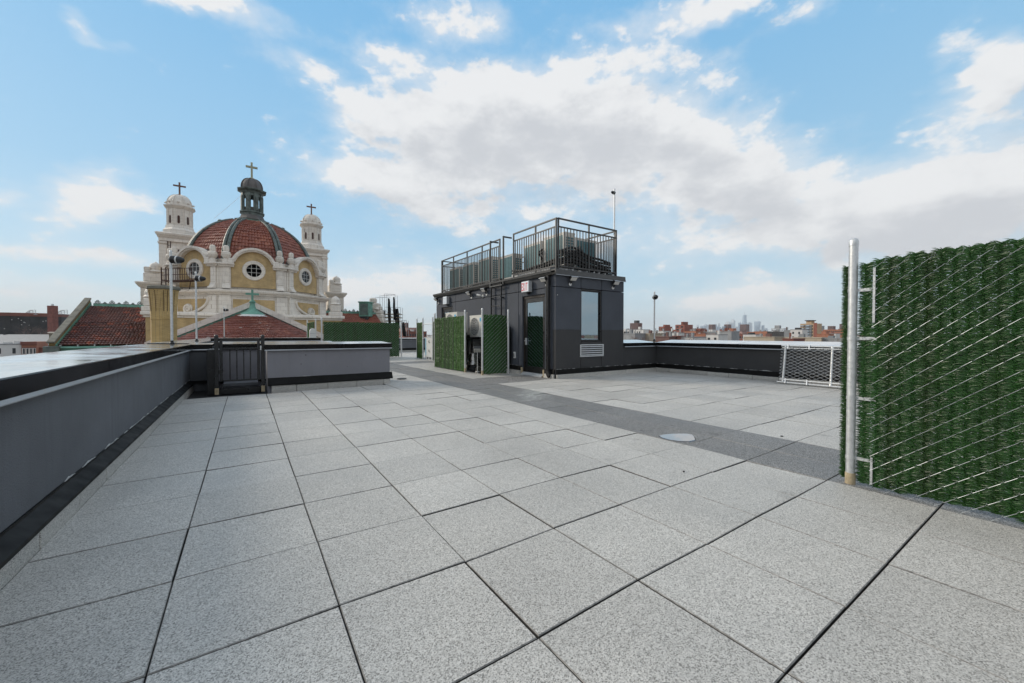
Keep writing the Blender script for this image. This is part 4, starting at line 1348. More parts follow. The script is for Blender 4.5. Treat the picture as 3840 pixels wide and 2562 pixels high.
# ---- loose mesh panel leaning on the right parapet
pl = thing('mesh_panel', 'loose galvanised chain link panel leaning on the right parapet', 'mesh panel', (10.5, 3.2, 0))
A, B_ = np.array((10.50, 4.19, .035)), np.array((10.85, 4.27, .885))
upd = (B_ - A); ph_ = np.linalg.norm(upd); upd = upd / ph_
TP = frame(A, (0, -1, 0), np.cross((0, -1, 0), upd), upd)
PL = 2.45
MB(TP).cyl((-.06, 0, 0), (PL, 0, 0), .024, n=14).build('bottom_rail', mat_galv, pl, 50)
MB(TP).cyl((-.03, 0, ph_), (PL, 0, ph_), .024, n=14).build('top_rail', mat_galv, pl, 50)
for s in (.06, .98, 1.9):
    u = MB(TP).cyl((s, 0, .025), (s, 0, ph_ - .025), .026, n=14).build('upright', mat_galv, pl, 50)
    for z in (.0, ph_ - .05):
        MB(TP).cyl((s, 0, z + .0), (s, 0, z + .05), .032, n=12).build('clamp', mat_galv, u, 50)
MB(TP).box(.0, .03, .055, PL, .036, .072).build('tension_bar', mat_galv, pl)
MB(TP).box(.0, .03, ph_ - .075, PL, .036, ph_ - .058).build('tension_bar', mat_galv, pl)
for s in (.12, .55, 1.35, 2.1):
    for z in (-.03, ph_ - .09):
        MB(TP).box(s - .012, -.03, z, s + .012, .045, z + .12).build('clip', mat_alu, pl)
cw_, ch_ = .074, .078
s = strand_mesh(ph_ - .14, .0032, .030, .038, cw_, ch_)
ns = int((PL + .02) / cw_)
for k in range(ns):
    m = MB(TP); m.add([(p[0] - .02 + k * cw_, p[1] + .004 * (k % 2), p[2] + .05 + (ch_ / 2 if k % 2 else 0)) for p in s.v], s.f)
    m.build('mesh_wire', mat_wire, pl)
# ================================================================ the church
GZ = -16.0
mat_terra = block_mat('white_terracotta', (.78, .72, .64), (.42, .355, .29), .75, .42, streak=.22)
mat_brick_y = brick_mat('yellow_brick', (.58, .415, .20), (.50, .345, .155), (.40, .31, .19), axis='XY')
mat_brick_c = brick_mat('chimney_brick', (.66, .46, .20), (.55, .37, .14), (.20, .15, .09), bw=.15, bh=.046, axis='XY', ms=.006)
mat_copper = mat('green_copper', (.13, .30, .23), .6, var=.35, scale=1.6, streak=.4, dirt=(.05, .06, .055))
mat_copper_d = mat('dark_copper', (.085, .10, .092), .5, var=.4, scale=2.2, c2=(.16, .20, .18), streak=.3)
mat_lead = mat('dark_metal_dome', (.105, .095, .088), .55, var=.3, scale=1.5, streak=.3)
mat_iron = mat('rusty_iron', (.055, .022, .016), .7, var=.3, scale=4)
mat_dglass = mat('dark_glass', (.045, .047, .052), .12, var=.4, scale=2.5, spec=.6)


def tile_mat(name, a, b, c, d=.25, sc=2.2):
    m = bpy.data.materials.new(name); m.use_nodes = True
    nt = m.node_tree; bs = nt.nodes['Principled BSDF']
    pos = N(nt, 'ShaderNodeNewGeometry').outputs['Position']
    v = N(nt, 'ShaderNodeTexVoronoi', {'Vector': pos, 'Scale': sc}, feature='F1')
    r = N(nt, 'ShaderNodeSeparateColor', {0: v.outputs['Color']})
    n1 = N(nt, 'ShaderNodeTexNoise', {'Vector': pos, 'Scale': .55, 'Detail': 6.0, 'Roughness': .65}).outputs['Fac']
    cc = mixc(nt, r.outputs[0], a, b)
    cc = mixc(nt, N(nt, 'ShaderNodeMapRange', {0: r.outputs[1], 1: .86, 2: .95}).outputs[0], cc, c)
    cc = mixc(nt, N(nt, 'ShaderNodeMapRange', {0: n1, 1: .5, 2: .72, 3: 0, 4: d}).outputs[0], cc, (.035, .026, .024))
    nt.links.new(cc, bs.inputs['Base Color'])
    bs.inputs['Roughness'].default_value = .5
    MATS[name] = m
    return m


mat_tile = tile_mat('red_roof_tile', (.29, .095, .058), (.215, .068, .045), (.35, .13, .08), .42)
mat_tile_d = tile_mat('weathered_roof_tile', (.17, .068, .053), (.12, .052, .045), (.33, .095, .055), .55)
mat_tile_a = tile_mat('apse_roof_tile', (.26, .090, .063), (.20, .070, .052), (.31, .12, .08), .38)


def tile_surface(P, cols, rows, amp, lip, sub=4):
    """rows of barrel tiles over a surface P(a, b): rounded across, stepped up the slope"""
    A = np.linspace(0, 1, cols * sub + 1)
    bs_, lf = [], []
    for r_ in range(rows):
        bs_ += [r_ / rows, (r_ + .96) / rows]
        lf += [lip, 0.0]
    vs = []
    e = 1e-3
    jr = np.random.RandomState(cols * 31 + rows)
    jit = jr.uniform(-.022, .022, (rows, cols + 1))
    for bi_, (b_, l_) in enumerate(zip(bs_, lf)):
        for a in A:
            p = np.array(P(a, b_))
            da = np.array(P(min(a + e, 1), b_)) - np.array(P(max(a - e, 0), b_))
            db = np.array(P(a, min(b_ + e, 1))) - np.array(P(a, max(b_ - e, 0)))
            n = np.cross(da, db); n /= np.linalg.norm(n) + 1e-12
            ph = (a * cols) % 1.0
            h = amp * abs(math.sin(math.pi * ph)) ** .8
            vs.append(p + n * (h + l_ + jit[bi_ // 2, int(a * cols)]))
    w = len(A)
    fs = [(j * w + i, j * w + i + 1, (j + 1) * w + i + 1, (j + 1) * w + i) for j in range(len(bs_) - 1) for i in range(w - 1)]
    return vs, fs


CC = np.array((.77, 57.2, 0.0))
AP, SIDE = 7.18, 5.95
ch = thing('domed_church', 'white and yellow brick church with red tiled dome and two bell towers', 'church', (CC[0], CC[1], GZ))


def face(phi, ap=AP):
    n = np.array((math.cos(phi), math.sin(phi), 0)); t_ = np.array((-math.sin(phi), math.cos(phi), 0))
    return frame(CC + n * ap, t_, n)


C8 = 1 / math.cos(R(22.5))
rot8 = R(22.5)
# lower octagon, cornice, drum core
MB().lathe([(7.45 * C8, 2.6), (7.45 * C8, 5.2), (7.6 * C8, 5.22), (7.65 * C8, 5.36), (7.95 * C8, 5.46), (8.05 * C8, 5.62), (8.05 * C8, 5.70), (7.5 * C8, 5.80), (7.2 * C8, 5.86)], 8, CC, rot8).build('main_cornice', mat_terra, ch, 20)
MB().lathe([((AP - .3) * C8, 5.8), ((AP - .3) * C8, 8.9), (6.6 * C8, 9.0)], 8, CC, rot8).build('drum', mat_terra, ch)
mat_dentil = mat_terra
for phi in (R(-90), R(-45), R(-135), 0, R(180)):
    T = face(phi)
    # brick field with arched head
    poly = [(-1.98, 6.1), (1.98, 6.1), (1.98, 8.5), (1.72, 8.55)] + [(1.78 * math.cos(a), 8.17 + 1.78 * math.sin(a)) for a in np.linspace(.3, math.pi - .3, 18)] + [(-1.72, 8.55), (-1.98, 8.5)]
    MB(T).prism(poly, -.35, -.02, lambda u, v, w: (u, w, v)).build('brick_panel', mat_brick_y, ch)
    for (r0, r1, o1, nm) in ((1.84, 2.06, .50, 'arch_moulding'), (1.70, 1.839, .36, 'arch_soffit')):
        a0 = .30
        A = np.linspace(a0, math.pi - a0, 24)
        poly = [(r1 * math.cos(a), 8.17 + r1 * math.sin(a)) for a in A] + [(r0 * math.cos(a), 8.17 + r0 * math.sin(a)) for a in A[::-1]]
        MB(T).prism(poly, -.3, o1, lambda u, v, w: (u, w, v)).build(nm, mat_terra, ch, 25)
    A = np.linspace(.35, math.pi - .35, 15)
    MB(T).prism([(2.0 * math.cos(a), 8.17 + 2.0 * math.sin(a)) for a in A], -1.6, -.302, lambda u, v, w: (u, w, v)).build('arch_hood', mat_lead, ch, 25)
    for sg in (-1, 1):
        m = MB(T)
        m.box(sg * 1.72, -.3, 8.47, sg * 2.22, .52, 8.98, .03)
        m.build('arch_block', mat_terra, ch)
        MB(T).box(sg * 1.72, -.3, 8.12, sg * 3.02, .34, 8.30, .02).build('ledge_frieze', mat_terra, ch)
        MB(T).box(sg * 1.68, -.3, 8.3015, sg * 3.16, .55, 8.465, .04).build('ledge', mat_terra, ch)
        # pilaster with panel and flared foot
        pl_ = MB(T).box(sg * 2.0, -.3, 5.86, sg * 2.96, .06, 8.118, .01)
        pl_ = pl_.build('pier', mat_terra, ch)
        MB(T).box(sg * 2.10, .061, 6.5, sg * 2.72, .20, 8.117, .03).build('pilaster', mat_terra, pl_)
        MB(T).box(sg * 2.25, .2005, 7.25, sg * 2.57, .24, 7.85, .02).build('carved_drop', mat_terra, pl_)
        fl = [(.0, 6.48), (.20, 6.48), (.24, 6.3), (.34, 6.12), (.52, 6.0), (.55, 5.86), (.0, 5.86)]
        MB(T).prism(fl, sg * 2.08 if sg > 0 else -2.74, sg * 2.74 if sg > 0 else -2.08, lambda u, v, w: (w, u, v)).build('flared_foot', mat_terra, pl_, 25)
        # urn
        c = T((sg * 2.36, .12, 8.47))
        MB(frame(c, (math.cos(phi), math.sin(phi), 0), (-math.sin(phi), math.cos(phi), 0))).lathe(
            [(.36, 0), (.36, .34), (.27, .36), (.22, .46), (.30, .54), (.40, .70), (.44, .92), (.36, .98), (.40, 1.04), (.34, 1.12), (.22, 1.18), (.26, 1.30), (.25, 1.62), (.22, 1.74), (.10, 1.80), (.001, 1.82)], 12).build('urn', mat_terra, ch, 35)
    # round window
    Tw = frame(T((0, .0, 7.92)), np.array(T((1, 0, 0))) - np.array(T((0, 0, 0))), (0, 0, 1), np.array(T((0, 1, 0))) - np.array(T((0, 0, 0))))
    rw = MB(Tw).lathe([(.66, -.02), (.68, .10), (.78, .13), (.84, .10), (.96, .12), (1.03, .07), (1.05, -.02)], 36).build('round_window', mat_terra, ch, 30)
    MB(Tw).lathe([(.001, .0), (.67, .0)], 28).build('pane', mat_dglass, rw)
    for q in (-.22, .22):
        hh = math.sqrt(.66 ** 2 - q * q)
        MB(Tw).box(q - .018, -hh, .004, q + .018, hh, .03).build('mullion', mat_white, rw)
        MB(Tw).box(-hh, q - .018, .0305, hh, q + .018, .05).build('mullion', mat_white, rw)
    # dentils and lower attic panels
    dn = MB(T)
    for k in range(27):
        u = -3.05 + k * .23
        dn.box(u, .28, 5.26, u + .12, .55, 5.40)
    tag(dn.build('dentils', mat_terra, ch), kind='stuff')
    T2 = face(phi, 7.45)
    MB(T2).box(-1.85, .001, 3.55, 1.85, .03, 4.82).build('lower_brick_panel', mat_brick_y, ch)
    for sg in (-1, 1):
        MB(T2).box(sg * 2.0, .001, 2.7, sg * 3.0, .16, 5.18, .02).build('lower_pier', mat_terra, ch)
    # terracotta joints of the attic read as thin proud courses
    for z in (3.3, 5.0):
        MB(T2).box(-2.0, .001, z, 2.0, .06, z + .10, .01).build('string_course', mat_terra, ch)
# scrolls on the two diagonal faces
for phi, sg in ((R(-45), 1), (R(-135), -1)):
    T2 = face(phi, 7.45)
    pts = []
    for k in range(11):
        f = k / 10
        pts.append((sg * (-2.1 + .25 * f + 1.75 * f ** 2.2), .20, 4.95 - 1.55 * f ** .75))
    cx_, cz_ = sg * .42, 3.83
    for k in range(30):
        a = -math.pi / 2 + k / 29 * 3.3 * math.pi
        rr = .47 * (1 - k / 29 * .86)
        pts.append((cx_ + sg * rr * math.cos(a), .20, cz_ + rr * math.sin(a)))
    MB(T2).tube(pts, [.13] * 11 + [.12 - .06 * k / 29 for k in range(30)], 8).build('scroll', mat_terra, ch, 60)
    MB(T2).prism([(cx_ + .5 * math.cos(a), cz_ + .5 * math.sin(a)) for a in np.linspace(0, 6.283, 20)[:-1]], .001, .17, lambda u, v, w: (u, w, v)).build('volute', mat_terra, ch, 25)
    MB(T2).prism([(sg * -2.1, 4.9), (sg * -1.85, 4.1), (sg * -1.2, 3.55), (sg * .3, 3.35), (sg * -2.1, 3.35)], .001, .12, lambda u, v, w: (u, w, v)).build('scroll_backing', mat_terra, ch)

# dome: eight tiled panels, copper ribs, lantern
DA, DB_, DZ = 5.95, 6.2, 8.55
TH = R(71.5)


def dome_pt(phi, th, u, dr=0.0):
    ra = (DA + dr) * math.cos(th)
    n = np.array((math.cos(phi), math.sin(phi), 0)); t_ = np.array((-math.sin(phi), math.cos(phi), 0))
    return CC + n * ra + t_ * u * ra * math.tan(R(22.5)) + np.array((0, 0, DZ + (DB_ + dr) * math.sin(th)))


for k in range(8):
    phi = R(-90 + 45 * k)
    if k in (0, 1, 2, 6, 7, 3, 5, 4):
        lowres = k in (3, 4, 5)
        vs, fs = tile_surface(lambda a, b_: dome_pt(phi, TH * b_, 2 * a - 1), 10 if lowres else 15, 14 if lowres else 18, .09, .07, 4)
        o = mk_obj('dome_panel', vs, fs, mat_tile, ch, 60)
        tag(o, kind='stuff')
    pr = phi + R(22.5)
    n = np.array((math.cos(pr), math.sin(pr), 0)); t_ = np.array((-math.sin(pr), math.cos(pr), 0))
    rb = None
    for sgn in (-1, 1):
        pts = []
        for q in range(13):
            th_ = TH * q / 12
            ra = (DA + .12) * math.cos(th_) * C8
            pts.append(CC + n * ra + t_ * sgn * (.21 - .06 * q / 12) + np.array((0, 0, DZ + (DB_ + .12) * math.sin(th_))))
        rb = MB().tube(pts, [.19 - .06 * q / 12 for q in range(13)], 8).build('rib', mat_copper_d, ch, 60)
    q = R(60)
    c = CC + n * (DA + .2) * math.cos(q) * C8 + np.array((0, 0, DZ + (DB_ + .2) * math.sin(q)))
    MB().sphere(c, .26, 10, 6, .6).build('rib_knob', mat_copper_d, ch, 60)
zt = DZ + DB_ * math.sin(TH)
rt8 = DA * math.cos(TH) * C8
MB().lathe([(rt8 + .35, zt - .12), (rt8 + .32, zt + .04), (rt8 - .2, zt + .16), (1.70 * C8, zt + .22)], 8, CC, rot8).build('dome_collar', mat_copper, ch, 20)
MB().lathe([(1.72 * C8, zt + .2), (1.76 * C8, zt + .34), (1.45 * C8, zt + .42), (1.22 * C8, zt + .62), (1.10 * C8, zt + .95)], 8, CC, rot8).build('lantern_foot', mat_lead, ch, 20)
MB().lathe([(1.10 * C8, zt + .95), (1.12 * C8, zt + 1.2), (1.24 * C8, zt + 1.24), (1.25 * C8, zt + 1.36), (1.15 * C8, zt + 1.42)], 8, CC, rot8).build('lantern_sill', mat_copper_d, ch, 20)
z0, z1 = zt + 1.42, zt + 3.55
for k in range(8):
    a = R(-90 + 45 * k + 22.5)
    n = np.array((math.cos(a), math.sin(a), 0)); t_ = np.array((-math.sin(a), math.cos(a), 0))
    Tn = frame(CC + n * 1.02 * C8, t_, n)
    MB(Tn).box(-.25, -.22, z0, .25, .02, z1, .03).box(-.13, .021, z0 + .1, .13, .10, z1 - .3, .02).build('lantern_pier', mat_copper_d, ch)
    a = R(-90 + 45 * k)
    n = np.array((math.cos(a), math.sin(a), 0)); t_ = np.array((-math.sin(a), math.cos(a), 0))
    Tn = frame(CC + n * 1.02, t_, n)
    A = np.linspace(0, math.pi, 10)
    poly = [(.3, z1), (-.3, z1), (-.3, z1 - .55)] + [(-.21 * math.cos(x), z1 - .55 + .25 * math.sin(x)) for x in A] + [(.3, z1 - .55)]
    MB(Tn).prism(poly, -.2, -.02, lambda u, v, w: (u, w, v)).build('lantern_arch', mat_copper_d, ch)
MB().lathe([(.001, z0 + .001), (.9, z0 + .001), (.9, z0 + .5), (.001, z0 + .55)], 8, CC, rot8).build('lantern_floor', mat_lead, ch)
MB().lathe([(1.08 * C8, z1), (1.15 * C8, z1 + .18), (1.42 * C8, z1 + .32), (1.46 * C8, z1 + .46), (1.2 * C8, z1 + .56), (.9, z1 + .57)], 8, CC, rot8).build('lantern_cornice', mat_copper_d, ch, 20)
MB().lathe([(1.16, z1 + .57)] + [(1.14 * math.cos(x) ** .8 if x < 1.5 else .16, z1 + .65 + 1.25 * math.sin(x)) for x in np.linspace(0, 1.45, 9)] + [(.001, z1 + 1.95)], 16, CC, rot8).build('lantern_dome', mat_lead, ch, 50)
for k in range(8):
    a = R(-90 + 45 * k + 22.5)
    MB().tube([CC + np.array((1.18 * math.cos(x) ** .8 * math.cos(a), 1.18 * math.cos(x) ** .8 * math.sin(a), z1 + .65 + 1.28 * math.sin(x))) for x in np.linspace(0, 1.4, 8)], .05, 5).build('lantern_rib', mat_lead, ch, 60)


def cross(base, h, arm, w, m, parent, z_arm=.68):
    o = MB().box(base[0] - w / 2, base[1] - w / 2, base[2], base[0] + w / 2, base[1] + w / 2, base[2] + h, .01)
    o.box(base[0] - arm / 2, base[1] - w / 2 + .002, base[2] + h * z_arm, base[0] + arm / 2, base[1] + w / 2 - .002, base[2] + h * z_arm + w, .01)
    o.lathe([(w * 1.1, -.06), (w * 1.1, .06), (w * .7, .14)], 10, base)
    return o.build('cross', m, parent)


mat_crossg = mat('weathered_gilt_cross', (.36, .36, .24), .5, var=.25, scale=2)
mat_crossb = mat('brown_cross', (.16, .085, .06), .6, var=.25, scale=3)
cross((CC[0], CC[1], z1 + 1.93), 1.95, 1.2, .21, mat_crossg, ch, .66)


# bell towers
def bell_tower(x, y):
    c = (x, y, 0)
    tw = MB().box(x - 1.75, y - 1.75, GZ, x + 1.75, y + 1.75, 14.5, .05).build('bell_tower', mat_terra, ch)
    for sx_ in (-1, 1):
        for sy_ in (-1, 1):
            MB().box(x + sx_ * 1.25, y + sy_ * 1.25, 4, x + sx_ * 1.98, y + sy_ * 1.98, 13.1, .03).build('corner_pilaster', mat_terra, tw)
            MB().box(x + sx_ * 1.15, y + sy_ * 1.15, 13.1005, x + sx_ * 2.08, y + sy_ * 2.08, 13.4, .04).build('capital', mat_terra, tw)
    for (dx, dy) in ((0, -1), (-1, 0), (1, 0)):
        T = frame((x + dx * 1.75, y + dy * 1.75, 0), (-dy, dx, 0), (dx, dy, 0))
        for sg in (-.62, .62):
            MB(T).box(sg - .22, .001, 6, sg + .22, .13, 13.05, .02).build('pilaster', mat_terra, tw)
        poly = [(.33, 9.2), (.33, 12.2)] + [(.33 * math.cos(a), 12.2 + .33 * math.sin(a)) for a in np.linspace(.2, 2.94, 9)] + [(-.33, 12.2), (-.33, 9.2)]
        MB(T).prism(poly, .001, .02, lambda u, v, w: (u, w, v)).build('belfry_opening', mat_iron, tw)
        MB(T).box(-.34, .021, 11.9, .34, .06, 12.02).build('opening_bar', mat_terra, tw)
    MB().lathe([(1.9 * 1.414, 13.42), (2.0 * 1.414, 13.5), (2.0 * 1.414, 14.0), (2.25 * 1.414, 14.25), (2.32 * 1.414, 14.5), (2.1 * 1.414, 14.62), (1.75 * 1.414, 14.7)], 4, c, R(45)).build('belfry_cornice', mat_terra, tw)
    dn = MB()
    for k in range(18):
        u = -2.0 + k * .23
        dn.box(x + u, y - 2.14, 13.98, x + u + .12, y - 1.95, 14.12); dn.box(x - 2.14, y + u, 13.98, x - 1.95, y + u + .12, 14.12)
    tag(dn.build('dentils', mat_terra, tw), kind='stuff')
    MB().lathe([(1.75 * C8, 14.7), (1.72 * C8, 15.2), (1.5 * C8, 15.5), (1.42 * C8, 15.9), (1.30 * C8, 15.95), (1.30 * C8, 18.1), (1.38 * C8, 18.15)], 8, c, rot8).build('lantern_drum', mat_terra, tw)
    for k in range(8):
        a = R(45 * k - 90)
        n = np.array((math.cos(a), math.sin(a), 0)); t_ = np.array((-math.sin(a), math.cos(a), 0))
        T = frame(np.array((x, y, 0)) + n * 1.30, t_, n)
        poly = [(.13 * math.cos(q), 17.05 + .13 * math.sin(q)) for q in np.linspace(0, math.pi, 7)] + [(.13 * math.cos(q), 16.25 + .13 * math.sin(q)) for q in np.linspace(math.pi, 2 * math.pi, 7)]
        MB(T).prism(poly, .001, .03, lambda u, v, w: (u, w, v)).build('slit_window', mat_iron, tw)
        A = np.linspace(0, 2 * math.pi, 17)[:-1]
        for sg in (-.36, .36):
            MB(T).box(sg - .10, .001, 15.98, sg + .10, .07, 18.05, .01).build('drum_pilaster', mat_terra, tw)
    MB().lathe([(1.38 * C8, 18.15), (1.45 * C8, 18.25), (1.62 * C8, 18.42), (1.64 * C8, 18.55), (1.35 * C8, 18.66)], 8, c, rot8).build('drum_cornice', mat_terra, tw)
    MB().lathe([(1.42, 18.6)] + [(1.40 * math.cos(q) ** .85, 18.7 + 1.55 * math.sin(q)) for q in np.linspace(0, 1.42, 9)] + [(.001, 20.28)], 16, c, rot8).build('tower_dome', mat_terra, tw, 50)
    for k in range(8):
        a = R(-90 + 45 * k + 22.5)
        MB().tube([(x + 1.43 * math.cos(q) ** .85 * math.cos(a), y + 1.43 * math.cos(q) ** .85 * math.sin(a), 18.7 + 1.57 * math.sin(q)) for q in np.linspace(0, 1.38, 8)], .045, 5).build('dome_rib', mat_terra, tw, 60)
        MB().sphere((x + 1.48 * math.cos(a + R(22.5)), y + 1.48 * math.sin(a + R(22.5)), 19.0), .14, 8, 5).build('dome_knob', mat_terra, tw, 60)
    cross((x, y, 20.25), 1.75, 1.35, .19, mat_crossb, tw, .66)


bell_tower(-7.35, 70.6)
bell_tower(8.85, 70.4)
MB().tube([CC + np.array((-1.0, -.6, zt + 3.2)), CC + np.array((-2.2, -1.0, zt + 1.6)), CC + np.array((-3.6, -1.5, zt - .2))], .02, 4).build('stay_cable', mat_galv, ch)

# square base under the octagon, with its ledge and carved corner piers
MB().box(-7.6, 48.6, GZ, 9.1, 66, 2.75).build('base_wall', mat_brick_y, ch)
MB().box(-7.75, 48.4, 2.7505, 9.2, 66.1, 2.95, .02).build('base_band', mat_terra, ch)
MB().box(-7.9, 48.15, 2.9505, 9.4, 66.2, 3.28, .06).build('base_ledge', mat_terra, ch)
for x in (-7.2, 8.55):
    p = MB().box(x - .65, 48.3, 3.281, x + .65, 49.5, 3.75, .05).build('corner_pier', mat_terra, ch)
    MB().box(x - .5, 48.4, 3.7505, x + .5, 49.3, 4.5, .08).build('pier_block', mat_terra, p)
    MB().lathe([(.5, 0), (.62, .12), (.45, .3), (.5, .55), (.38, .85), (.2, 1.0), (.001, 1.08)], 12, (x, 48.9, 4.5)).build('pier_finial', mat_terra, p, 35)
for (x, y) in ((-8.6, 60.0), (10.4, 60.0)):
    p = MB().box(x - 1.0, y - 1.0, 2, x + 1.0, y + 1.0, 6.4, .04).build('turret', mat_terra, ch)
    MB().lathe([(1.1 * 1.414, 6.4), (1.35 * 1.414, 6.75), (1.4 * 1.414, 6.95), (1.0 * 1.414, 7.05)], 4, (x, y, 0), R(45)).build('turret_cornice', mat_terra, p)
    MB().box(x - .8, y - .8, 7.05, x + .8, y + .8, 8.1, .1).build('turret_block', mat_terra, p)
    MB().lathe([(.62, 0), (.75, .15), (.5, .35), (.55, .8), (.42, 1.05), (.2, 1.15), (.001, 1.35)], 12, (x + .2, y - .2, 8.1)).build('turret_finial', mat_terra, p, 35)
    MB().box(x - .75, y - .75, 8.101, x - .2, y + .3, 8.75, .08).build('turret_step', mat_terra, p)

# gabled east end and its half-cone roof
GY = 42.0
gab = [(-6.3, GZ), (7.1, GZ), (7.1, .55), (.45, 3.92), (-6.3, .55)]
MB().prism(gab, GY, 48.6, lambda u, v, w: (u, w, v)).build('gable_wall', mat_brick_y, ch)
for sg, x1 in ((-1, -6.6), (1, 7.5)):
    dz = 3.92 - .55
    L_ = abs(x1 - .45)
    pr_ = [(.45, 3.62), (.45, 4.12), (x1, 4.12 - L_ * .507), (x1, 3.62 - L_ * .507)]
    MB().prism(pr_, GY - .32, 48.7, lambda u, v, w: (u, w, v)).build('gable_coping', mat_terra, ch)
    pr_ = [(.45, 3.40), (.45, 3.6195), (x1, 3.6195 - L_ * .507), (x1, 3.40 - L_ * .507)]
    MB().prism(pr_, GY - .2, GY - .001, lambda u, v, w: (u, w, v)).build('gable_flashing', mat_copper if sg < 0 else mat_copper_d, ch)
AX, AZ = .5, 3.35


def cone(a, b_):
    an = math.pi + a * math.pi
    r_ = 10.5 * (1 - b_) + .35 * b_
    return (AX + r_ * math.cos(an), GY - .02 + r_ * math.sin(an), AZ - .505 * r_)


vs, fs = tile_surface(cone, 84, 34, .07, .085, 3)
tag(mk_obj('apse_roof', vs, fs, mat_tile_a, ch, 60), kind='stuff')
MB().lathe([(1.05, -.52), (1.0, -.44), (.5, -.12), (.25, .12), (.17, .55), (.24, .6), (.24, .7), (.12, .78)], 16, (AX, GY - .3, AZ + .02)).build('finial_base', mat_copper, ch, 40)
MB().lathe([(1.22, -.66), (1.2, -.60), (1.02, -.47)], 16, (AX, GY - .3, AZ + .02)).build('finial_skirt', mat_white, ch, 40)
cross((AX, GY - .3, AZ + .72), 1.05, 1.0, .17, mat_copper, ch, .55)
sl_ = MB()
for (a, b_) in ((.56, .78), (.60, .74), (.585, .66), (.30, .55), (.42, .70)):
    p = np.array(cone(a, b_)) + np.array((0, -.06, .09))
    sl_.box(p[0] - .10, p[1] - .02, p[2] - .02, p[0] + .10, p[1] + .02, p[2] + .02)
tag(sl_.build('loose_slips', mat_white, ch), kind='stuff')

# iron fire stairs on the left diagonal face
fe_ = MB()
T = face(R(-135), AP)
fe_c = thing('fire_escape', 'rusty iron balcony and ladders on the left side of the church drum', 'fire escape', T((1.2, .6, 3.2)))
MB(T).box(-2.6, .3, 6.55, 1.2, 1.3, 6.65).build('platform', mat_iron, fe_c)
for z in (7.15, 7.75):
    MB(T).box(-2.6, 1.26, z, 1.2, 1.3, z + .06).build('handrail', mat_iron, fe_c)
for k in range(14):
    u = -2.55 + k * .28
    MB(T).box(u, 1.265, 6.651, u + .05, 1.295, 7.8).build('baluster', mat_iron, fe_c)
for u in (-2.9, -2.35):
    MB(T).box(u - .03, 1.0, 2.9, u + .03, 1.08, 8.0).build('ladder_rail', mat_iron, fe_c)
for k in range(14):
    MB(T).box(-2.869, 1.02, 3.1 + k * .28, -2.381, 1.06, 3.13 + k * .28).build('rung', mat_iron, fe_c)
MB(T).tube([(-.6, .1, 5.7), (.9, 1.2, 6.54)], .04, 5).build('strut', mat_iron, fe_c)
la = thing('iron_ladder', 'tall rusty iron ladder in front of the left bell tower', 'ladder', tuple(at(637, 1080, 46)))
c = at(637, 1080, 46)
Tl = frame((c[0], c[1], 0), (_rt[0], _rt[1], 0), (-_fw[0], -_fw[1], 0))
for u in (-.16, .16):
    MB(Tl).box(u - .03, -.03, 5.0, u + .03, .03, 12.0).build('ladder_rail', mat_iron, la)
for k in range(16):
    MB(Tl).box(-.129, -.02, 5.2 + k * .42, .129, .02, 5.24 + k * .42).build('rung', mat_iron, la)
MB(Tl).tube([(.16, 0, 10.9), (1.6, -.6, 10.7)], .035, 5).build('brace', mat_iron, la)
MB(Tl).box(-.3, -.2, 8.9, .4, .2, 9.6, .05).build('cage', mat_iron, la)


# cresting of pierced copper along a ridge
def cresting(t, p0, p1, step=1.15, sc=1.0):
    p0, p1 = np.array(p0), np.array(p1)
    L = np.linalg.norm(p1 - p0); xd = (p1 - p0) / L
    sd_ = np.array((xd[1], -xd[0], 0))
    T = frame(p0, xd, sd_)
    MB(T).prism([(-.16 * sc, -.10), (-.12 * sc, .22 * sc), (.12 * sc, .22 * sc), (.16 * sc, -.10), (.10, -.14), (-.10, -.14)], 0, L, lambda u, v, w: (w, u, v)).build('ridge_cap', mat_copper, t)
    MB(T).box(0, -.03, .2201 * sc, L, .03, .30 * sc).build('crest_strip', mat_copper_d, t)
    k, s = 0, .3
    while s < L - .3:
        m = MB(T)
        if k % 2 == 0:
            for (du, dz) in ((-.14, .10), (.14, .10), (0, .26)):
                A = np.linspace(0, 6.283, 11)[:-1]
                poly = [(s + du * sc + .135 * sc * math.cos(a), .3005 * sc + (dz + .03) * sc + .135 * sc * math.sin(a)) for a in A]
                hole = [(s + du * sc + .055 * sc * math.cos(a), .3005 * sc + (dz + .03) * sc + .055 * sc * math.sin(a)) for a in A]
                n = 10
                vs = [(u, w, v) for w in (-.02, .02) for (u, v) in poly] + [(u, w, v) for w in (-.02, .02) for (u, v) in hole]
                fs = []
                for i in range(n):
                    j = (i + 1) % n
                    fs += [(i, j, 10 + j, 10 + i), (20 + i, 30 + i, 30 + j, 20 + j), (i, 20 + i, 20 + j, j), (10 + i, 10 + j, 30 + j, 30 + i)]
                m.add(vs, fs)
        else:
            m.prism([(s - .2 * sc, .301 * sc), (s + .2 * sc, .301 * sc), (s + .1 * sc, .42 * sc), (s, .52 * sc), (s - .1 * sc, .42 * sc)], -.02, .02, lambda u, v, w: (u, w, v))
        m.build('crest_ornament', mat_copper_d, t)
        s += step / 2 * sc; k += 1


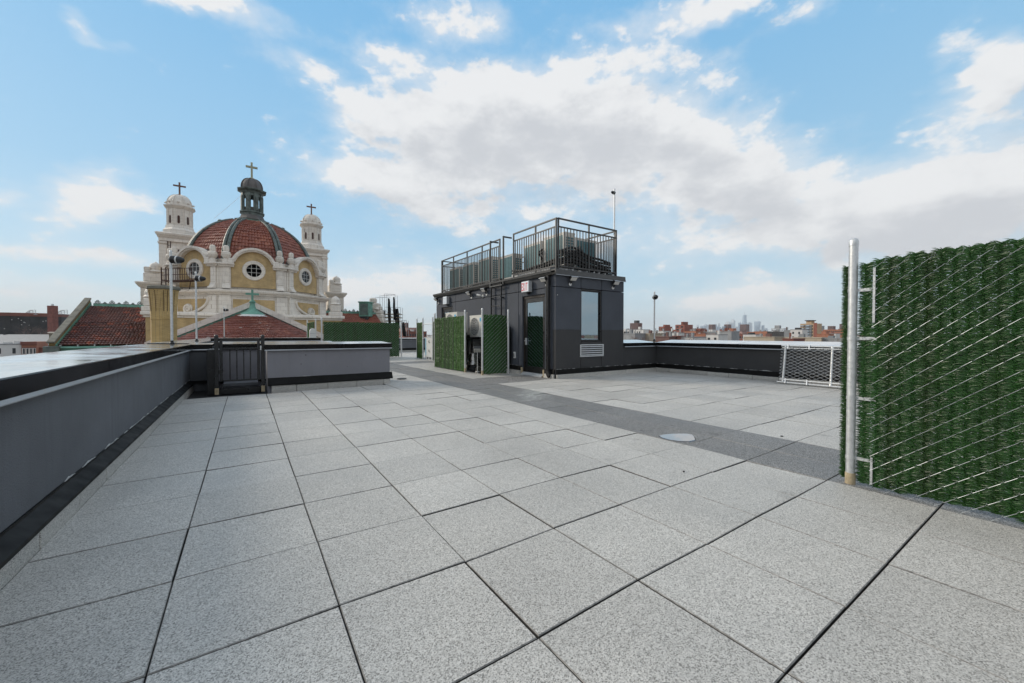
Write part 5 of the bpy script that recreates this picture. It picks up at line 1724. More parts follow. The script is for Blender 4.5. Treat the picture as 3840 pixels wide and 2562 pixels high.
# ---- nave roof left of the dome, with its gable coping
NY0, NY1, NZ0, NZ1 = 48.4, 57.0, .22, 4.0
hl = ch
XA, XB = -13.0, -7.3
bil = lambda a, b_: np.array((XA + (XB - XA) * a, NY0 + (NY1 - NY0) * b_, NZ0 + (NZ1 - NZ0) * b_))
NC, NR, NI = 25, 23, 12
slp = bil(0, 1) - bil(0, 0); SL = float(np.linalg.norm(slp)); sdir = slp / SL; snrm = np.cross((1, 0, 0), sdir)
MB(frame(bil(0, 0), (1, 0, 0), sdir, snrm)).box(0, 0, -.25, XB - XA, SL, -.01).build('roof_boarding', mat('roof_boards', (.06, .04, .03), .9), hl)
vs, fs = tile_surface(lambda a, b_: bil(a, (NI - .12) / NR + (1 - (NI - .12) / NR) * b_), NC, NR - NI, .105, .085, 4)
tag(mk_obj('nave_roof', vs, fs, mat_tile_d, hl, 60), kind='stuff')
tw_, tl_ = (XB - XA) / NC, SL / NR
A = np.linspace(0, math.pi, 7)
vs = [(tw_ * (.5 - .5 * math.cos(a)), 0 - .02, .085 + .105 * math.sin(a)) for a in A] + [(tw_ * (.5 - .46 * math.cos(a)), tl_, .0 + .095 * math.sin(a)) for a in A] + [(tw_ * (.5 - .5 * math.cos(a)), -.02, .02 + .09 * math.sin(a)) for a in A]
fs = [(k, k + 1, 8 + k, 7 + k) for k in range(6)] + [(14 + k, 15 + k, k + 1, k) for k in range(6)]
base = frame((0, 0, 0), (1, 0, 0), sdir, snrm)
tile_me = mesh_data('roof_tile', [base(p) for p in vs], fs, mat_tile_d, 60)
r_ = random.Random(21)
for i in range(NI):
    for j in range(NC):
        p = bil(j / NC, i / NR) - OFF[ch.name] + snrm * r_.uniform(-.012, .012) + np.array((r_.uniform(-.008, .008), 0, 0))
        inst(tile_me, ch, p, 0, 'roof_tile')
cresting(hl, np.array((XA + .2, NY1, NZ1 + .12)), np.array((XB, NY1, NZ1 + .12)), 1.35, .78)
Tg = frame((XA - .3, NY0, NZ0), (1, 0, 0), (0, -1, 0))
gl_ = XB - XA + .5
MB(Tg).prism([(-.05, -.06), (.42, -.06), (.48, -.20), (.28, -.27), (.25, -.50), (.02, -.58), (-.4, -.58), (-.4, -.06)], 0, gl_, lambda u, v, w: (w, u, v)).build('gutter', mat_copper, hl)
MB(Tg).box(0, -1.5, GZ - NZ0, gl_, -.05, -.581).build('nave_wall', mat_brick_y, hl)
MB(Tg).box(.05, -.049, -2.2, gl_, -.02, -1.05).build('nave_wall_panel', mat_terra, hl)
for k in range(6):
    MB(Tg).box(.5 + k * 1.0, .05, -.06, .54 + k * 1.0, .42, .09).build('snow_guard', mat_galv, hl)
rp0, rp1 = np.array((XA - .28, NY0 - .2, NZ0 - .05)), np.array((XA - .28, NY1 + .2, NZ1 + .25))
rd = rp1 - rp0; rl = np.linalg.norm(rd); rd = rd / rl
Tr = frame(rp0, rd, (1, 0, 0), np.cross((1, 0, 0), rd))
mat_oldstone = mat('lichen_stone', (.20, .19, .155), .9, var=.3, scale=2, streak=.3, bump=.3, bscale=8)
mat_brick_o = brick_mat('old_yellow_brick', (.36, .25, .09), (.30, .20, .075), (.12, .10, .07), axis='XY')
MB(Tr).box(-.2, -.10, -1.2, rl + .2, .22, .42).build('rake_wall', mat_brick_o, hl)
nst = 6
for k in range(nst):
    MB(Tr).box(-.3 + k * (rl + .6) / nst + .012, -.20, .421, -.3 + (k + 1) * (rl + .6) / nst - .012, .28, .58, .03).build('coping_stone', mat_oldstone, hl)
MB().box(XA - .65, NY0 - .75, -1.6, XA + .25, NY0 + .1, .20, .03).build('kneeler', mat_copper_d, hl)
MB(Tr).box(-.1, .221, -.2, rl, .30, .20).build('step_flashing', mat_copper, hl)
rb_ = thing('roof_bracket', 'rusty iron railing bracket low on the tiled roof beside the chimney', 'bracket', tuple(bil(.80, .12)))
for q in (0, 1, 2):
    p = bil(.74 + .05 * q, .10); p2 = bil(.74 + .05 * q, .30)
    MB().tube([p + np.array((0, 0, .05)), p + np.array((0, 0, 1.5)), (p + p2) / 2 + np.array((0, 0, 1.2)), p2 + np.array((0, 0, .1))], .03, 5).build('hoop', mat_iron, rb_)
MB().tube([bil(.70, .12) + np.array((0, 0, .45)), bil(.86, .12) + np.array((0, 0, .45))], .04, 5).build('bar', mat_iron, rb_)

# ---- brick chimney
cc_ = at(616, 1289, 20.0)
cm = thing('brick_chimney', 'yellow brick chimney with corbelled top behind the left parapet', 'chimney', (cc_[0], cc_[1], GZ))
yw = math.atan2(_rt[1], _rt[0]) + R(4)
xd = np.array((math.cos(yw), math.sin(yw), 0)); yd = np.array((-math.sin(yw), math.cos(yw), 0))
Tc = frame((cc_[0], cc_[1], 0), xd, yd)


def chamf(hw, hd, c):
    return [(-hw + c, -hd), (hw - c, -hd), (hw, -hd + c), (hw, hd - c), (hw - c, hd), (-hw + c, hd), (-hw, hd - c), (-hw, -hd + c)]


def ring(p, z): return [(u, v, z) for u, v in p]


m = MB(Tc)
lev = [(z, h * .72) for z, h in [(GZ, .64), (1.90, .64), (1.905, .665), (1.97, .665), (1.975, .64), (2.3, .65), (2.75, .68), (3.1, .71), (3.42, .76)]]
vs = []
for z, hw in lev: vs += ring(chamf(hw, hw, .62 * hw * .8), z)
fs = [(i * 8 + k, i * 8 + (k + 1) % 8, i * 8 + 8 + (k + 1) % 8, i * 8 + 8 + k) for i in range(len(lev) - 1) for k in range(8)]
m.add(vs, fs); m.build('shaft', mat_brick_c, cm)
for k in range(8):
    p, q = np.array(chamf(1, 1, .496)[k]), np.array(chamf(1, 1, .496)[(k + 1) % 8])
    for f in (.02, .5) if k % 2 == 0 else (.3, .7):
        b0 = p + (q - p) * f
        sl = MB(Tc)
        wv_ = (q - p) / np.linalg.norm(q - p) * .017
        pts_ = []
        for z, hw in ((2.32, .652), (2.72, .68), (3.08, .71), (3.36, .755)):
            pts_ += [(*(b0 * hw * .72 * 1.012 - wv_), z), (*(b0 * hw * .72 * 1.012 + wv_), z)]
        sl.add(pts_, [(0, 1, 3, 2), (2, 3, 5, 4), (4, 5, 7, 6)])
        sl.build('corbel_slot', mat('slot_shade', (.15, .10, .045), .9), cm)  # flat strips: shade of the corbel recesses put into their colour
m = MB(Tc); vs = ring(chamf(.575, .575, .28), 3.421) + ring(chamf(.60, .60, .29), 3.44) + ring(chamf(.60, .60, .29), 3.54) + ring(chamf(.54, .54, .26), 3.60)
m.add(vs, [(i * 8 + k, i * 8 + (k + 1) % 8, i * 8 + 8 + (k + 1) % 8, i * 8 + 8 + k) for i in range(3) for k in range(8)] + [tuple(range(24, 32)), tuple(range(7, -1, -1))])
m.build('cap', mat_oldstone, cm)

# ---- right nave roof, stone gable and scaffold beyond the hedge fence
DR = 55.0
nr = ch
r0, r1 = np.array((8.8, 57.0, 4.0)), np.array((15.2, 57.0, 4.0))
vs, fs = tile_surface(lambda a, b_: np.array((8.6 + 6.6 * a, 48.4 + 8.6 * b_, .22 + 3.78 * b_)), 28, 27, .085, .06, 3)
tag(mk_obj('nave_roof', vs, fs, mat_tile, nr, 60), kind='stuff')
cresting(nr, r0 + np.array((0, 0, .1)), r1 + np.array((0, 0, .1)), 1.35, .78)
lb = at(1372, 1175, DR - 1)
Tn = frame((lb[0], lb[1], 0), (_rt[0], _rt[1], 0), (-_fw[0], -_fw[1], 0))
lvb = MB(Tn).box(-.65, -.8, 3.6, .65, .8, 5.45, .04).build('copper_louvre_box', mat_copper, nr)
MB(Tn).box(-.75, -.9, 5.451, .75, .9, 5.62, .03).build('box_roof', mat_copper, lvb)
for k in range(9):
    MB(Tn).prism([(.801, 3.85 + k * .17), (.86, 3.83 + k * .17), (.802, 3.95 + k * .17)], -.5, .6, lambda u, v, w: (w, u, v)).build('blade', mat_copper_d, lvb)
MB(Tn).box(-.5, .5, 2.4, .6, .95, 3.6, .03).build('box_foot', mat_blackm, lvb)
sgp = at(1408, 1200, 56)
Ts = frame((sgp[0], sgp[1], 0), (_rt[0], _rt[1], 0), (-_fw[0], -_fw[1], 0))
sg_ = thing('stone_gable', 'weathered white stone gable pinnacle beside the scaffold', 'gable', tuple(sgp))
prof = [(1.12, 3.1), (1.05, 3.6), (.95, 4.4), (.72, 5.0), (.60, 5.25), (.5, 5.3)]
wz = [(0.0, 1.05, 3.2), (3.2, 1.35, 3.45)]
MB(Ts).box(-.75, -.8, GZ, 1.05, .3, 2.7, .04).build('shaft', mat_terra, sg_)
MB(Ts).box(-1.15, -.9, 2.701, 1.30, .5, 2.98, .06).build('cornice', mat_terra, sg_)
for k, (z0_, z1_, a, b_) in enumerate(((2.981, 3.5, -1.0, 1.2), (3.501, 4.05, -1.0, 1.1), (4.051, 4.6, -.95, .98), (4.601, 5.15, -.9, .82), (5.151, 5.6, -.75, .55))):
    MB(Ts).box(a, -.8, z0_, b_, .3, z1_, .10).build('stone_course', mat_terra, sg_)
MB(Ts).box(-.85, .301, 4.2, .1, .40, 4.6, .04).sphere((.35, .3, 4.75), .3, 12, 8, .8).build('carving', mat_terra, sg_, 40)
MB(Ts).box(-.78, -.5, 5.601, .12, .3, 6.35, .16).build('finial', mat_terra, sg_)
A = np.linspace(.35, 2.6, 12)
MB(Ts).prism([(-1.35 + 1.15 * math.cos(a), 3.75 + 1.25 * math.sin(a)) for a in A] + [(-1.35 + .8 * math.cos(a), 3.75 + .9 * math.sin(a)) for a in A[::-1]], -.9, -.1, lambda u, v, w: (u, w, v)).build('broken_arch', mat_terra, sg_, 25)

sc_ = thing('scaffold', 'tube scaffold with torn black netting beside the stone gable', 'scaffold', tuple(at(1480, 1210, 58)))
so = at(1480, 1210, 58)
Tq = frame((so[0], so[1], 0), (_rt[0], _rt[1], 0), (-_fw[0], -_fw[1], 0))
K = 58 / FPX
X_ = lambda px: (px - 1480) * K
Z_ = lambda py: 1.16 + (1255 - py) * K
tubes = [(1425, 1110, 1425, 1230), (1442, 1103, 1442, 1230), (1482, 1106, 1482, 1230), (1466, 1155, 1466, 1230), (1502, 1153, 1502, 1230), (1408, 1116, 1425, 1117), (1425, 1110, 1482, 1107), (1442, 1103, 1482, 1105), (1425, 1117, 1464, 1115),
         (1442, 1153, 1502, 1154), (1442, 1160, 1480, 1200), (1466, 1160, 1500, 1190), (1425, 1140, 1445, 1180), (1440, 1180, 1500, 1176), (1432, 1190, 1500, 1186), (1432, 1202, 1500, 1200), (1516, 1202, 1516, 1262), (1524, 1202, 1524, 1262), (1504, 1203, 1524, 1202), (1506, 1240, 1524, 1215), (1506, 1225, 1506, 1262)]
for (a, b_, c2_, d2) in tubes:
    for dy in ((0,) if a != c2_ else (0, -1.1)):
        MB(Tq).cyl((X_(a), dy, Z_(b_)), (X_(c2_) + .01, dy, Z_(d2)), .030, n=6).build('tube', mat_greym, sc_, 60)
for (a, b_, w_) in ((1184 + 0, 1178, 0),) and ((1440, 1177, 0), (1440, 1190, 0), (1440, 1203, 0)):
    MB(Tq).box(X_(a), -1.2, Z_(b_) - .12, X_(1500), .1, Z_(b_), .01).build('plank', mat_wood, sc_)
mat_net = mat('black_netting', (.020, .019, .018), .9, var=.4, scale=2)
for (x0_, x1_, yt, yb, sd2) in ((1457, 1470, 1120, 1235, 1), (1477, 1484, 1115, 1200, 2), (1484, 1503, 1158, 1232, 3), (1510, 1526, 1208, 1262, 4)):
    r_ = random.Random(sd2)
    vs, fs = [], []
    for j in range(11):
        for i in range(7):
            u = X_(x0_) + (X_(x1_) - X_(x0_)) * i / 6 * (.35 + .65 * j / 10 if sd2 != 3 else 1 - .5 * (1 - j / 10) * (i / 6))
            vs.append((u, .15 + .25 * math.sin(i * 1.7 + j * .4) + r_.uniform(-.05, .05), Z_(yt) + (Z_(yb) - Z_(yt)) * j / 10 + r_.uniform(-.05, .05)))
    for j in range(10):
        for i in range(6):
            fs.append((j * 7 + i, j * 7 + i + 1, j * 7 + i + 8, j * 7 + i + 7))
    nb_ = len(vs); vs += [(p[0], p[1] - .03, p[2]) for p in vs]; fs += [tuple(q + nb_ for q in f[::-1]) for f in fs]
    MB(Tq).add(vs, fs).build('netting', mat_net, sc_, 60)
MB(Tq).box(X_(1437), -.3, Z_(1232), X_(1444), .2, Z_(1165), .02).build('post_pad', mat_blackm, sc_)
# ================================================================ the city around
mat_ground = mat('city_ground', (.16, .15, .14), .95, var=.4, scale=.01, detail=9)
gv = MB()
nr_, na_ = 24, 64
vs, fs = [(0, 0, GZ)], []
for i in range(1, nr_ + 1):
    r_ = 30000 * (i / nr_) ** 3
    for k in range(na_):
        a = 2 * math.pi * k / na_
        vs.append((r_ * math.cos(a), r_ * math.sin(a), GZ))
for k in range(na_): fs.append((0, 1 + k, 1 + (k + 1) % na_))
for i in range(nr_ - 1):
    for k in range(na_):
        a, b_ = 1 + i * na_ + k, 1 + i * na_ + (k + 1) % na_
        fs.append((a, a + na_, b_ + na_, b_))
gr = mk_obj('ground', vs, fs, mat_ground)
tag(gr, kind='structure')
# the building under the deck
bb = MB().box(-1.7, -3.1, GZ, 11.6, 27.0, -.46).build('own_building', mat_char_up, None, None, (5, 10, GZ))
tag(bb, 'dark building carrying the roof deck below the parapets', 'building')

CM = {}


def cmat(key):
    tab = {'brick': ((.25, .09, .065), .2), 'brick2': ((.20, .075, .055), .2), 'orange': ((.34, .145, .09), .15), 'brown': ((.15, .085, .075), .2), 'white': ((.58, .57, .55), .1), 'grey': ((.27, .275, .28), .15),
           'beige': ((.40, .34, .26), .15), 'pink': ((.40, .25, .22), .2), 'tan': ((.45, .32, .20), .12), 'dark': ((.045, .044, .045), .4), 'stone': ((.26, .25, .22), .2), 'blue': ((.36, .45, .54), .15), 'pale': ((.62, .66, .70), .1), 'slate': ((.22, .23, .24), .12)}  # pale and blue carry the far haze in their colour
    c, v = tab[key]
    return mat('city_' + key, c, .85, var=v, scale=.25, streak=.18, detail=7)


mat_win = mat('far_window', (.035, .04, .045), .2, var=.4, scale=.6)
mat_winl = mat('far_window_frame', (.60, .58, .55), .6)


def block(label, x0, x1, yt, D, key, rows=0, cols=0, depth=9.0, cat='building', axis='X', name='city_building', parts=None, frames=False, wfrac=(.5, .55), zrange=None, cap=True, group=None, sill=.0):
    """a box building whose street face (plane X or Y constant) spans photo columns x0..x1"""
    pc = at((x0 + x1) / 2, yt, D)
    xs = []
    for x in (x0, x1):
        d = _fw + _rt * (x - 1920) / FPX
        k = 0 if axis == 'X' else 1
        t_ = pc[k] / d[k]
        xs.append(d * t_)
    p, q = xs
    p = np.array((p[0], p[1], 0)); q = np.array((q[0], q[1], 0))
    L = np.linalg.norm(q - p); ud = (q - p) / L
    inn = np.array((1.0, 0, 0)) if axis == 'X' else np.array((0, 1.0, 0))
    T = frame(p, ud, inn)
    H_ = pc[2]
    t = thing(name, label, cat, ((p + q) / 2)[:2].tolist() + [GZ], group)
    MB(T).box(0, 0, GZ, L, depth, H_ - (.35 if cap else 0)).build('wall', cmat(key), t)
    if cap:
        MB(T).box(-.15, -.15, H_ - .3495, L + .15, depth + .15, H_, .05).build('roof_edge', cmat('grey' if key in ('white', 'pale', 'slate') else key), t)
    if rows:
        zb, zt_ = zrange if zrange else (max(H_ - 3.3 * rows - .4, GZ + 1), H_ - .9)
        rh_, cw_ = (zt_ - zb) / rows, L / cols
        for i in range(rows):
            for j in range(cols):
                u0 = cw_ * (j + .5 - wfrac[0] / 2); u1 = cw_ * (j + .5 + wfrac[0] / 2)
                z0_ = zb + rh_ * (i + .5 - wfrac[1] / 2); z1_ = zb + rh_ * (i + .5 + wfrac[1] / 2)
                w_ = MB(T).box(u0, -.05, z0_, u1, -.001, z1_).build('window', mat_win, t)
                if frames:
                    MB(T).box(u0 - .08, -.09, z0_ - .14, u1 + .08, -.051, z0_ - .001).build('sill', mat_winl, w_)
    if parts: parts(t, T, L, H_, depth)
    if D < 700 and cap and not parts:
        rr_ = random.Random(int(x0 * 7 + D))
        for q in range(rr_.choice((1, 2, 2, 3))):
            u = L * rr_.uniform(.05, .8); w_ = min(L * .15, rr_.uniform(.8, 2.6)); h_ = rr_.uniform(.6, 2.2)
            MB(T).box(u, depth * .2, H_ + .001, u + w_, depth * .2 + w_, H_ + h_).build('roof_bulkhead', cmat(rr_.choice(('white', 'grey', 'brown', 'brick2', 'slate'))), t)
        if rr_.random() < .5:
            u = L * rr_.uniform(.1, .9)
            MB(T).cyl((u, depth * .3, H_), (u, depth * .3, H_ + rr_.uniform(1.2, 3)), .12, n=6).build('vent_pipe', cmat('grey'), t)
    return t


def penthouse(u0, u1, h, key):
    def f(t, T, L, H_, d):
        MB(T).box(L * u0, d * .2, H_, L * u1, d * .8, H_ + h).build('penthouse', cmat(key), t)
    return f


block('tall brown apartment tower right of the roof house', 2362, 2391, 1212, 900, 'brown', 9, 7, 16, parts=penthouse(.42, .78, 6, 'dark'))
block('long white low building with dark windows beside the roof house', 2330, 2402, 1236, 320, 'white', 1, 9, 12)
block('grey blank wall nearest the roof house corner', 2325, 2381, 1250, 170, 'grey', 0, 0)
block('beige grey blank wall behind the slim lamp pole', 2382, 2436, 1250.5, 172, 'beige', 0, 0)
block('small brown shed wall by the slim lamp pole', 2437, 2458, 1250, 176, 'brown', 1, 2)
block('white flat house behind the slim lamp pole', 2446, 2488, 1241, 300, 'white', 1, 4)
block('brick block with pale bands at the left of the big brick complex', 2470, 2491, 1225, 420, 'brick', 2, 3, 14, parts=penthouse(.5, .9, 2, 'brick'))
block('long low middle range of the big brick complex', 2488, 2625, 1236.5, 440, 'brick', 1, 13, 14, wfrac=(.6, .4))
block('tallest brick block with rooftop box in the brick complex', 2532, 2566, 1218, 430, 'brick', 2, 2, 16, parts=penthouse(.45, .65, 3.2, 'brick2'))
block('small brick block at the right end of the brick complex', 2608, 2629, 1232, 425, 'brick', 1, 3)
block('red brick row with two lines of windows', 2556, 2610, 1242, 300, 'orange', 2, 8)
block('small white house with square windows below the brick complex', 2497, 2527, 1247, 200, 'white', 2, 3, frames=True)
block('pale pink rendered wall beside the small white house', 2527, 2566, 1248, 206, 'pink', 0, 0)
block('low brown garage row left of the bare tree', 2459, 2509, 1262, 150, 'brown', 0, 0)
block('low dark red garage with pale edge', 2510, 2548, 1259.5, 151, 'brick2', 0, 0)
block('low white garage wall right of the dark red garage', 2549, 2597, 1263, 148, 'white', 0, 0)
block('orange brick house with three wide windows', 2609, 2646, 1252, 210, 'orange', 1, 3)
block('pale house with two dark windows', 2647, 2694, 1254, 205, 'white', 1, 2, wfrac=(.35, .4))
block('long grey flat roofed building above the orange house', 2600, 2690, 1244, 300, 'slate', 1, 8, parts=penthouse(.6, .75, 1.5, 'white'))
block('plain grey tall wall near the middle of the skyline', 2695, 2743, 1242.5, 230, 'grey', 0, 0)
block('distant red brick house left of the plain grey wall', 2676, 2712, 1240, 430, 'orange', 1, 5)
block('pinkish terrace with stepped roofs', 2716, 2782, 1244, 350, 'pink', 1, 7, parts=penthouse(.2, .45, 3, 'orange'))
block('red brick row house with pale cornices', 2742, 2790, 1252, 262, 'brick2', 2, 5, frames=True)
block('orange gabled wall left of the dark netted shed', 2826, 2876, 1243, 400, 'orange', 0, 0)
block('orange low roofs further left of the netted shed', 2786, 2826, 1245, 420, 'orange', 1, 5)
block('white painted low building under the skyline tower', 2786, 2834, 1254, 240, 'white', 1, 4, parts=penthouse(.3, .5, 1, 'dark'))
block('dark netted low building in front of the flock of birds', 2877, 2940, 1243.5, 330, 'dark', 1, 8, wfrac=(.3, .3))
block('pale cluttered rooftop behind the dark netted building', 2893, 2938, 1232, 520, 'pale', 1, 7, parts=penthouse(.2, .6, 4, 'grey'))
block('plain pale grey side wall left of the white windowed house', 2940, 2963, 1238, 282, 'slate', 0, 0)
block('white modern house with square dark windows', 2963, 3008, 1235.5, 275, 'white', 3, 2, wfrac=(.3, .45), parts=penthouse(.3, .6, 1.2, 'dark'))


def flats(t, T, L, H_, d):
    MB(T).box(L * .30, -.6, GZ, L * .70, -.001, H_ - 1.2).build('grey_bay', cmat('slate'), t)
    MB(T).box(L * .82, -.3, GZ, L * 1.02, -.001, H_ + .6).build('brick_end', cmat('brick'), t)
    MB(T).box(L * .3, d * .2, H_, L * .62, d * .8, H_ + 3.0).build('penthouse', cmat('tan'), t)
    MB(T).box(L * .24, d * .1, H_ + 3.001, L * .68, d * .9, H_ + 3.8).build('penthouse_roof', cmat('dark'), t)
    for i in range(6):
        z = H_ - 3 - i * 2.9
        for a, b_ in ((.05, .26), (.42, .60)):
            s_ = MB(T).box(L * a, -1.9, z, L * b_, -.65, z + .25).build('balcony', cmat('dark'), t)
            MB(T).box(L * a, -1.9, z + .2501, L * b_, -1.85, z + 1.2).build('balcony_rail', cmat('blue'), s_)


block('tan and grey apartment block with balconies and rooftop pavilion', 3000, 3062, 1214, 420, 'tan', 6, 6, 14, wfrac=(.4, .45), parts=flats)
block('long brick school with rows of windows right of the apartment block', 3085, 3157, 1236, 480, 'orange', 2, 10, 16, wfrac=(.6, .5))
block('orange brick stair tower right of the long school', 3157, 3178, 1231, 470, 'orange', 3, 1, 10, wfrac=(.3, .5))
block('distant brown twin tower over the long school', 3147, 3165, 1215, 1300, 'brown', 6, 4, 20)
block('distant flat brown block over the long school', 3103, 3124, 1223, 1200, 'brown', 2, 5, 20)
block('distant grey lattice building right of the apartment block', 3068, 3082, 1222, 1250, 'grey', 3, 4, 20)
block('distant brown block beside the fence post', 3180, 3202, 1229, 1150, 'brown', 2, 4, 20)
block('low orange painted workshop below the long school', 3063, 3107, 1252, 250, 'orange', 0, 0, parts=penthouse(.3, .7, 1.6, 'orange'))
block('small white house right of the orange workshop', 3108, 3134, 1251, 300, 'white', 1, 3)
block('white house with tall windows beside the near fence post', 3174, 3198, 1255, 280, 'white', 2, 3)
block('long beige wall below the white modern house', 2905, 3080, 1265, 160, 'beige', 0, 0)
block('brown shed roofs left of the long beige wall', 2790, 2904, 1263, 165, 'beige', 1, 6, wfrac=(.3, .4))
block('grey concrete wall below the small bare trees', 3081, 3215, 1268, 150, 'grey', 0, 0)
block('dark red low roof in front of the long beige wall', 2935, 2975, 1270, 130, 'brick2', 0, 0)

# hazy skyline
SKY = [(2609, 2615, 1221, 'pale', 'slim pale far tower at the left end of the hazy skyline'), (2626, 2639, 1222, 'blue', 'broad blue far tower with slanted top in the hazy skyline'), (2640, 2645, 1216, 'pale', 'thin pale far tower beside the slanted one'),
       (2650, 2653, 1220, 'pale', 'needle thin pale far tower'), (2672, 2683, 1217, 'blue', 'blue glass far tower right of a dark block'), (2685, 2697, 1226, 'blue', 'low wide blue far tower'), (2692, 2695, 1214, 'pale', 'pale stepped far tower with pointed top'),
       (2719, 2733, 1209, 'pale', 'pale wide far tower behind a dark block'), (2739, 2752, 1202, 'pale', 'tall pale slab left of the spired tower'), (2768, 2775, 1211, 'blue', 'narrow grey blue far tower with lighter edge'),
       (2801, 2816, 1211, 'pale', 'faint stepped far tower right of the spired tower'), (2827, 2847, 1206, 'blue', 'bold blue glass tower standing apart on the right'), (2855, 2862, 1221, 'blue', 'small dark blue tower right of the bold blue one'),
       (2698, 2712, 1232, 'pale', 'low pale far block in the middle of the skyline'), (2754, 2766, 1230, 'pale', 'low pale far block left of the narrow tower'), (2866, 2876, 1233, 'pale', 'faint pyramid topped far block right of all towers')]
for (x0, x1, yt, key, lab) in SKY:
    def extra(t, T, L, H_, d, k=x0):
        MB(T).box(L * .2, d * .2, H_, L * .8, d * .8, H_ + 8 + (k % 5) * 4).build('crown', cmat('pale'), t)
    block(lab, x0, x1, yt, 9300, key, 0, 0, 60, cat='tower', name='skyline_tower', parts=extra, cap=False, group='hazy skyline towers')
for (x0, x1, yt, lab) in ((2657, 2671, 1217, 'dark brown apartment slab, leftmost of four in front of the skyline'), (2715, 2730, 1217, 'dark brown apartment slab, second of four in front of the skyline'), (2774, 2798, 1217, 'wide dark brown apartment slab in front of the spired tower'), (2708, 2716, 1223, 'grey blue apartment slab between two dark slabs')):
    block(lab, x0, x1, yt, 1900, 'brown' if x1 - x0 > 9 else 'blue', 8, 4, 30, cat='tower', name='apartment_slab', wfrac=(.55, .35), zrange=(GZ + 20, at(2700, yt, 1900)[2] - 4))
wt_ = at(2792, 1182, 9300)
sp_ = thing('spired_tower', 'tallest pale tapering skyline tower with a spire', 'tower', (wt_[0], wt_[1], GZ))
hw = 6.6 * 9300 / FPX
MB().lathe([(hw * 1.35, GZ - wt_[2]), (hw * 1.35, -300), (hw * .95, 0), (hw * .9, 2)], 8, wt_, .3).build('shaft', cmat('blue'), sp_)
MB().cyl(wt_ + np.array((0, 0, 2)), wt_ + np.array((0, 0, 13 * 9300 / FPX)), 7, 2, 8).build('spire', cmat('pale'), sp_)

# water tank tower and left side
bl = block('dark building wrapped in black netting behind the red chimney', -90, 232, 1186, 230, 'dark', 0, 0, 14, axis='Y', cap=False)
p_ = at(70, 1178, 230)
nb2 = MB(frame((0, 0, 0), (1, 0, 0), (0, 1, 0)))
d0, d1 = at(-90, 1180, 1), at(232, 1192, 1)
Yc = at(71, 1186, 230)[1]
q0, q1 = (_fw + _rt * (-90 - 1920) / FPX), (_fw + _rt * (232 - 1920) / FPX)
X0, X1 = q0[0] * Yc / q0[1], q1[0] * Yc / q1[1]
zt_ = at(71, 1186, 230)[2]
MB().box(X0, Yc - .3, zt_, X1, Yc + 14, zt_ + 2.0).build('brick_parapet', cmat('brick2'), bl)
rw_ = random.Random(4)
for k in range(22):
    x = X0 + (X1 - X0) * rw_.random(); z = zt_ - 11 * rw_.random() - .6
    MB().box(x, Yc - .06, z, x + .42, Yc - .001, z + .34).build('net_hole', mat_winl, bl)
for k in range(9):
    x = X0 + (X1 - X0) * (k + .5) / 9
    MB().cyl((x, Yc - .2, GZ), (x, Yc - .2, zt_ + .2), .08, n=6).build('scaffold_tube', cmat('dark'), bl)
for (px_, lab) in ((118, 'collapsed pale net frame on the netted building left of the red chimney'), (236, 'pale net frame on the netted building right of the red chimney')):
    c = at(px_, 1178, 233)
    f = thing('net_frame', lab, 'frame', tuple(c))
    K2 = 233 / FPX
    for (a, b_, c2_, d2) in ((-28, 0, 22, 2), (-28, 0, -8, -14), (-8, -14, 16, -15), (16, -15, 16, 2), (-18, -6, 16, -8), (-8, -14, -6, 0), (4, -15, 6, 0), (-20, -4, 4, -15)):
        MB(frame(c, (_rt[0], _rt[1], 0), (_fw[0], _fw[1], 0))).cyl((a * K2, 0, -b_ * K2), (c2_ * K2, .05, -d2 * K2), .14, n=5).build('rod', mat_greym, f)
rc_ = at(197, 1147, 170)
rct = thing('red_chimney', 'tall plain red brick chimney in front of the netted building', 'chimney', (rc_[0], rc_[1], GZ))
MB(frame((rc_[0], rc_[1], 0), (_rt[0], _rt[1], 0), (_fw[0], _fw[1], 0))).box(-1.25, -1.0, GZ, 1.25, 1.0, rc_[2], .02).build('shaft', brick_mat('red_brick', (.26, .07, .05), (.20, .055, .04), (.2, .15, .13), axis='XY'), rct)
MB().cyl(rc_, rc_ + np.array((0, 0, .8)), .4, n=10).build('flue', mat_galv, rct, 40)
# long slate roof
sA, sB = at(-120, 1254, 190), at(215, 1254, 165)
sC, sD = at(-120, 1304, 150), at(215, 1302, 133)
sr = thing('slate_hall', 'long low hall with pale grey slate roof at the far left', 'building', tuple(at(60, 1300, 70)))
sA[2] = sB[2] = 1.2; sC[2] = sD[2] = -3.4
mat_slate = mat('grey_slates', (.24, .245, .25), .7, var=.14, scale=.8, bump=.5, bscale=3, c2=(.30, .305, .31))
vs, fs = [], []
rows = 26
for i in range(rows):
    f0, f1 = i / rows, (i + 1) / rows
    k = len(vs)
    o_ = np.array((0, 0, .05))
    vs += [sC + (sA - sC) * f0 + o_, sD + (sB - sD) * f0 + o_, sD + (sB - sD) * f1, sC + (sA - sC) * f1, sC + (sA - sC) * f0, sD + (sB - sD) * f0]
    fs += [(k, k + 1, k + 2, k + 3), (k + 4, k + 5, k + 1, k)]
tag(mk_obj('slate_courses', vs, fs, mat_slate, sr), kind='stuff')
lowr = [np.array(p) for p in (sC, sD, sB, sA)]
mk_obj('wall', [*(p - np.array((0, 0, .2)) for p in lowr), *(np.array((p[0], p[1], GZ)) for p in lowr)], [(0, 1, 2, 3), (0, 4, 5, 1), (1, 5, 6, 2), (2, 6, 7, 3), (3, 7, 4, 0)], cmat('grey'), sr)
vp = at(25, 1258, 178)
MB().box(vp[0] - .8, vp[1] - .6, .2, vp[0] + .8, vp[1] + .4, 1.25).build('roof_vent', mat_dk, sr)

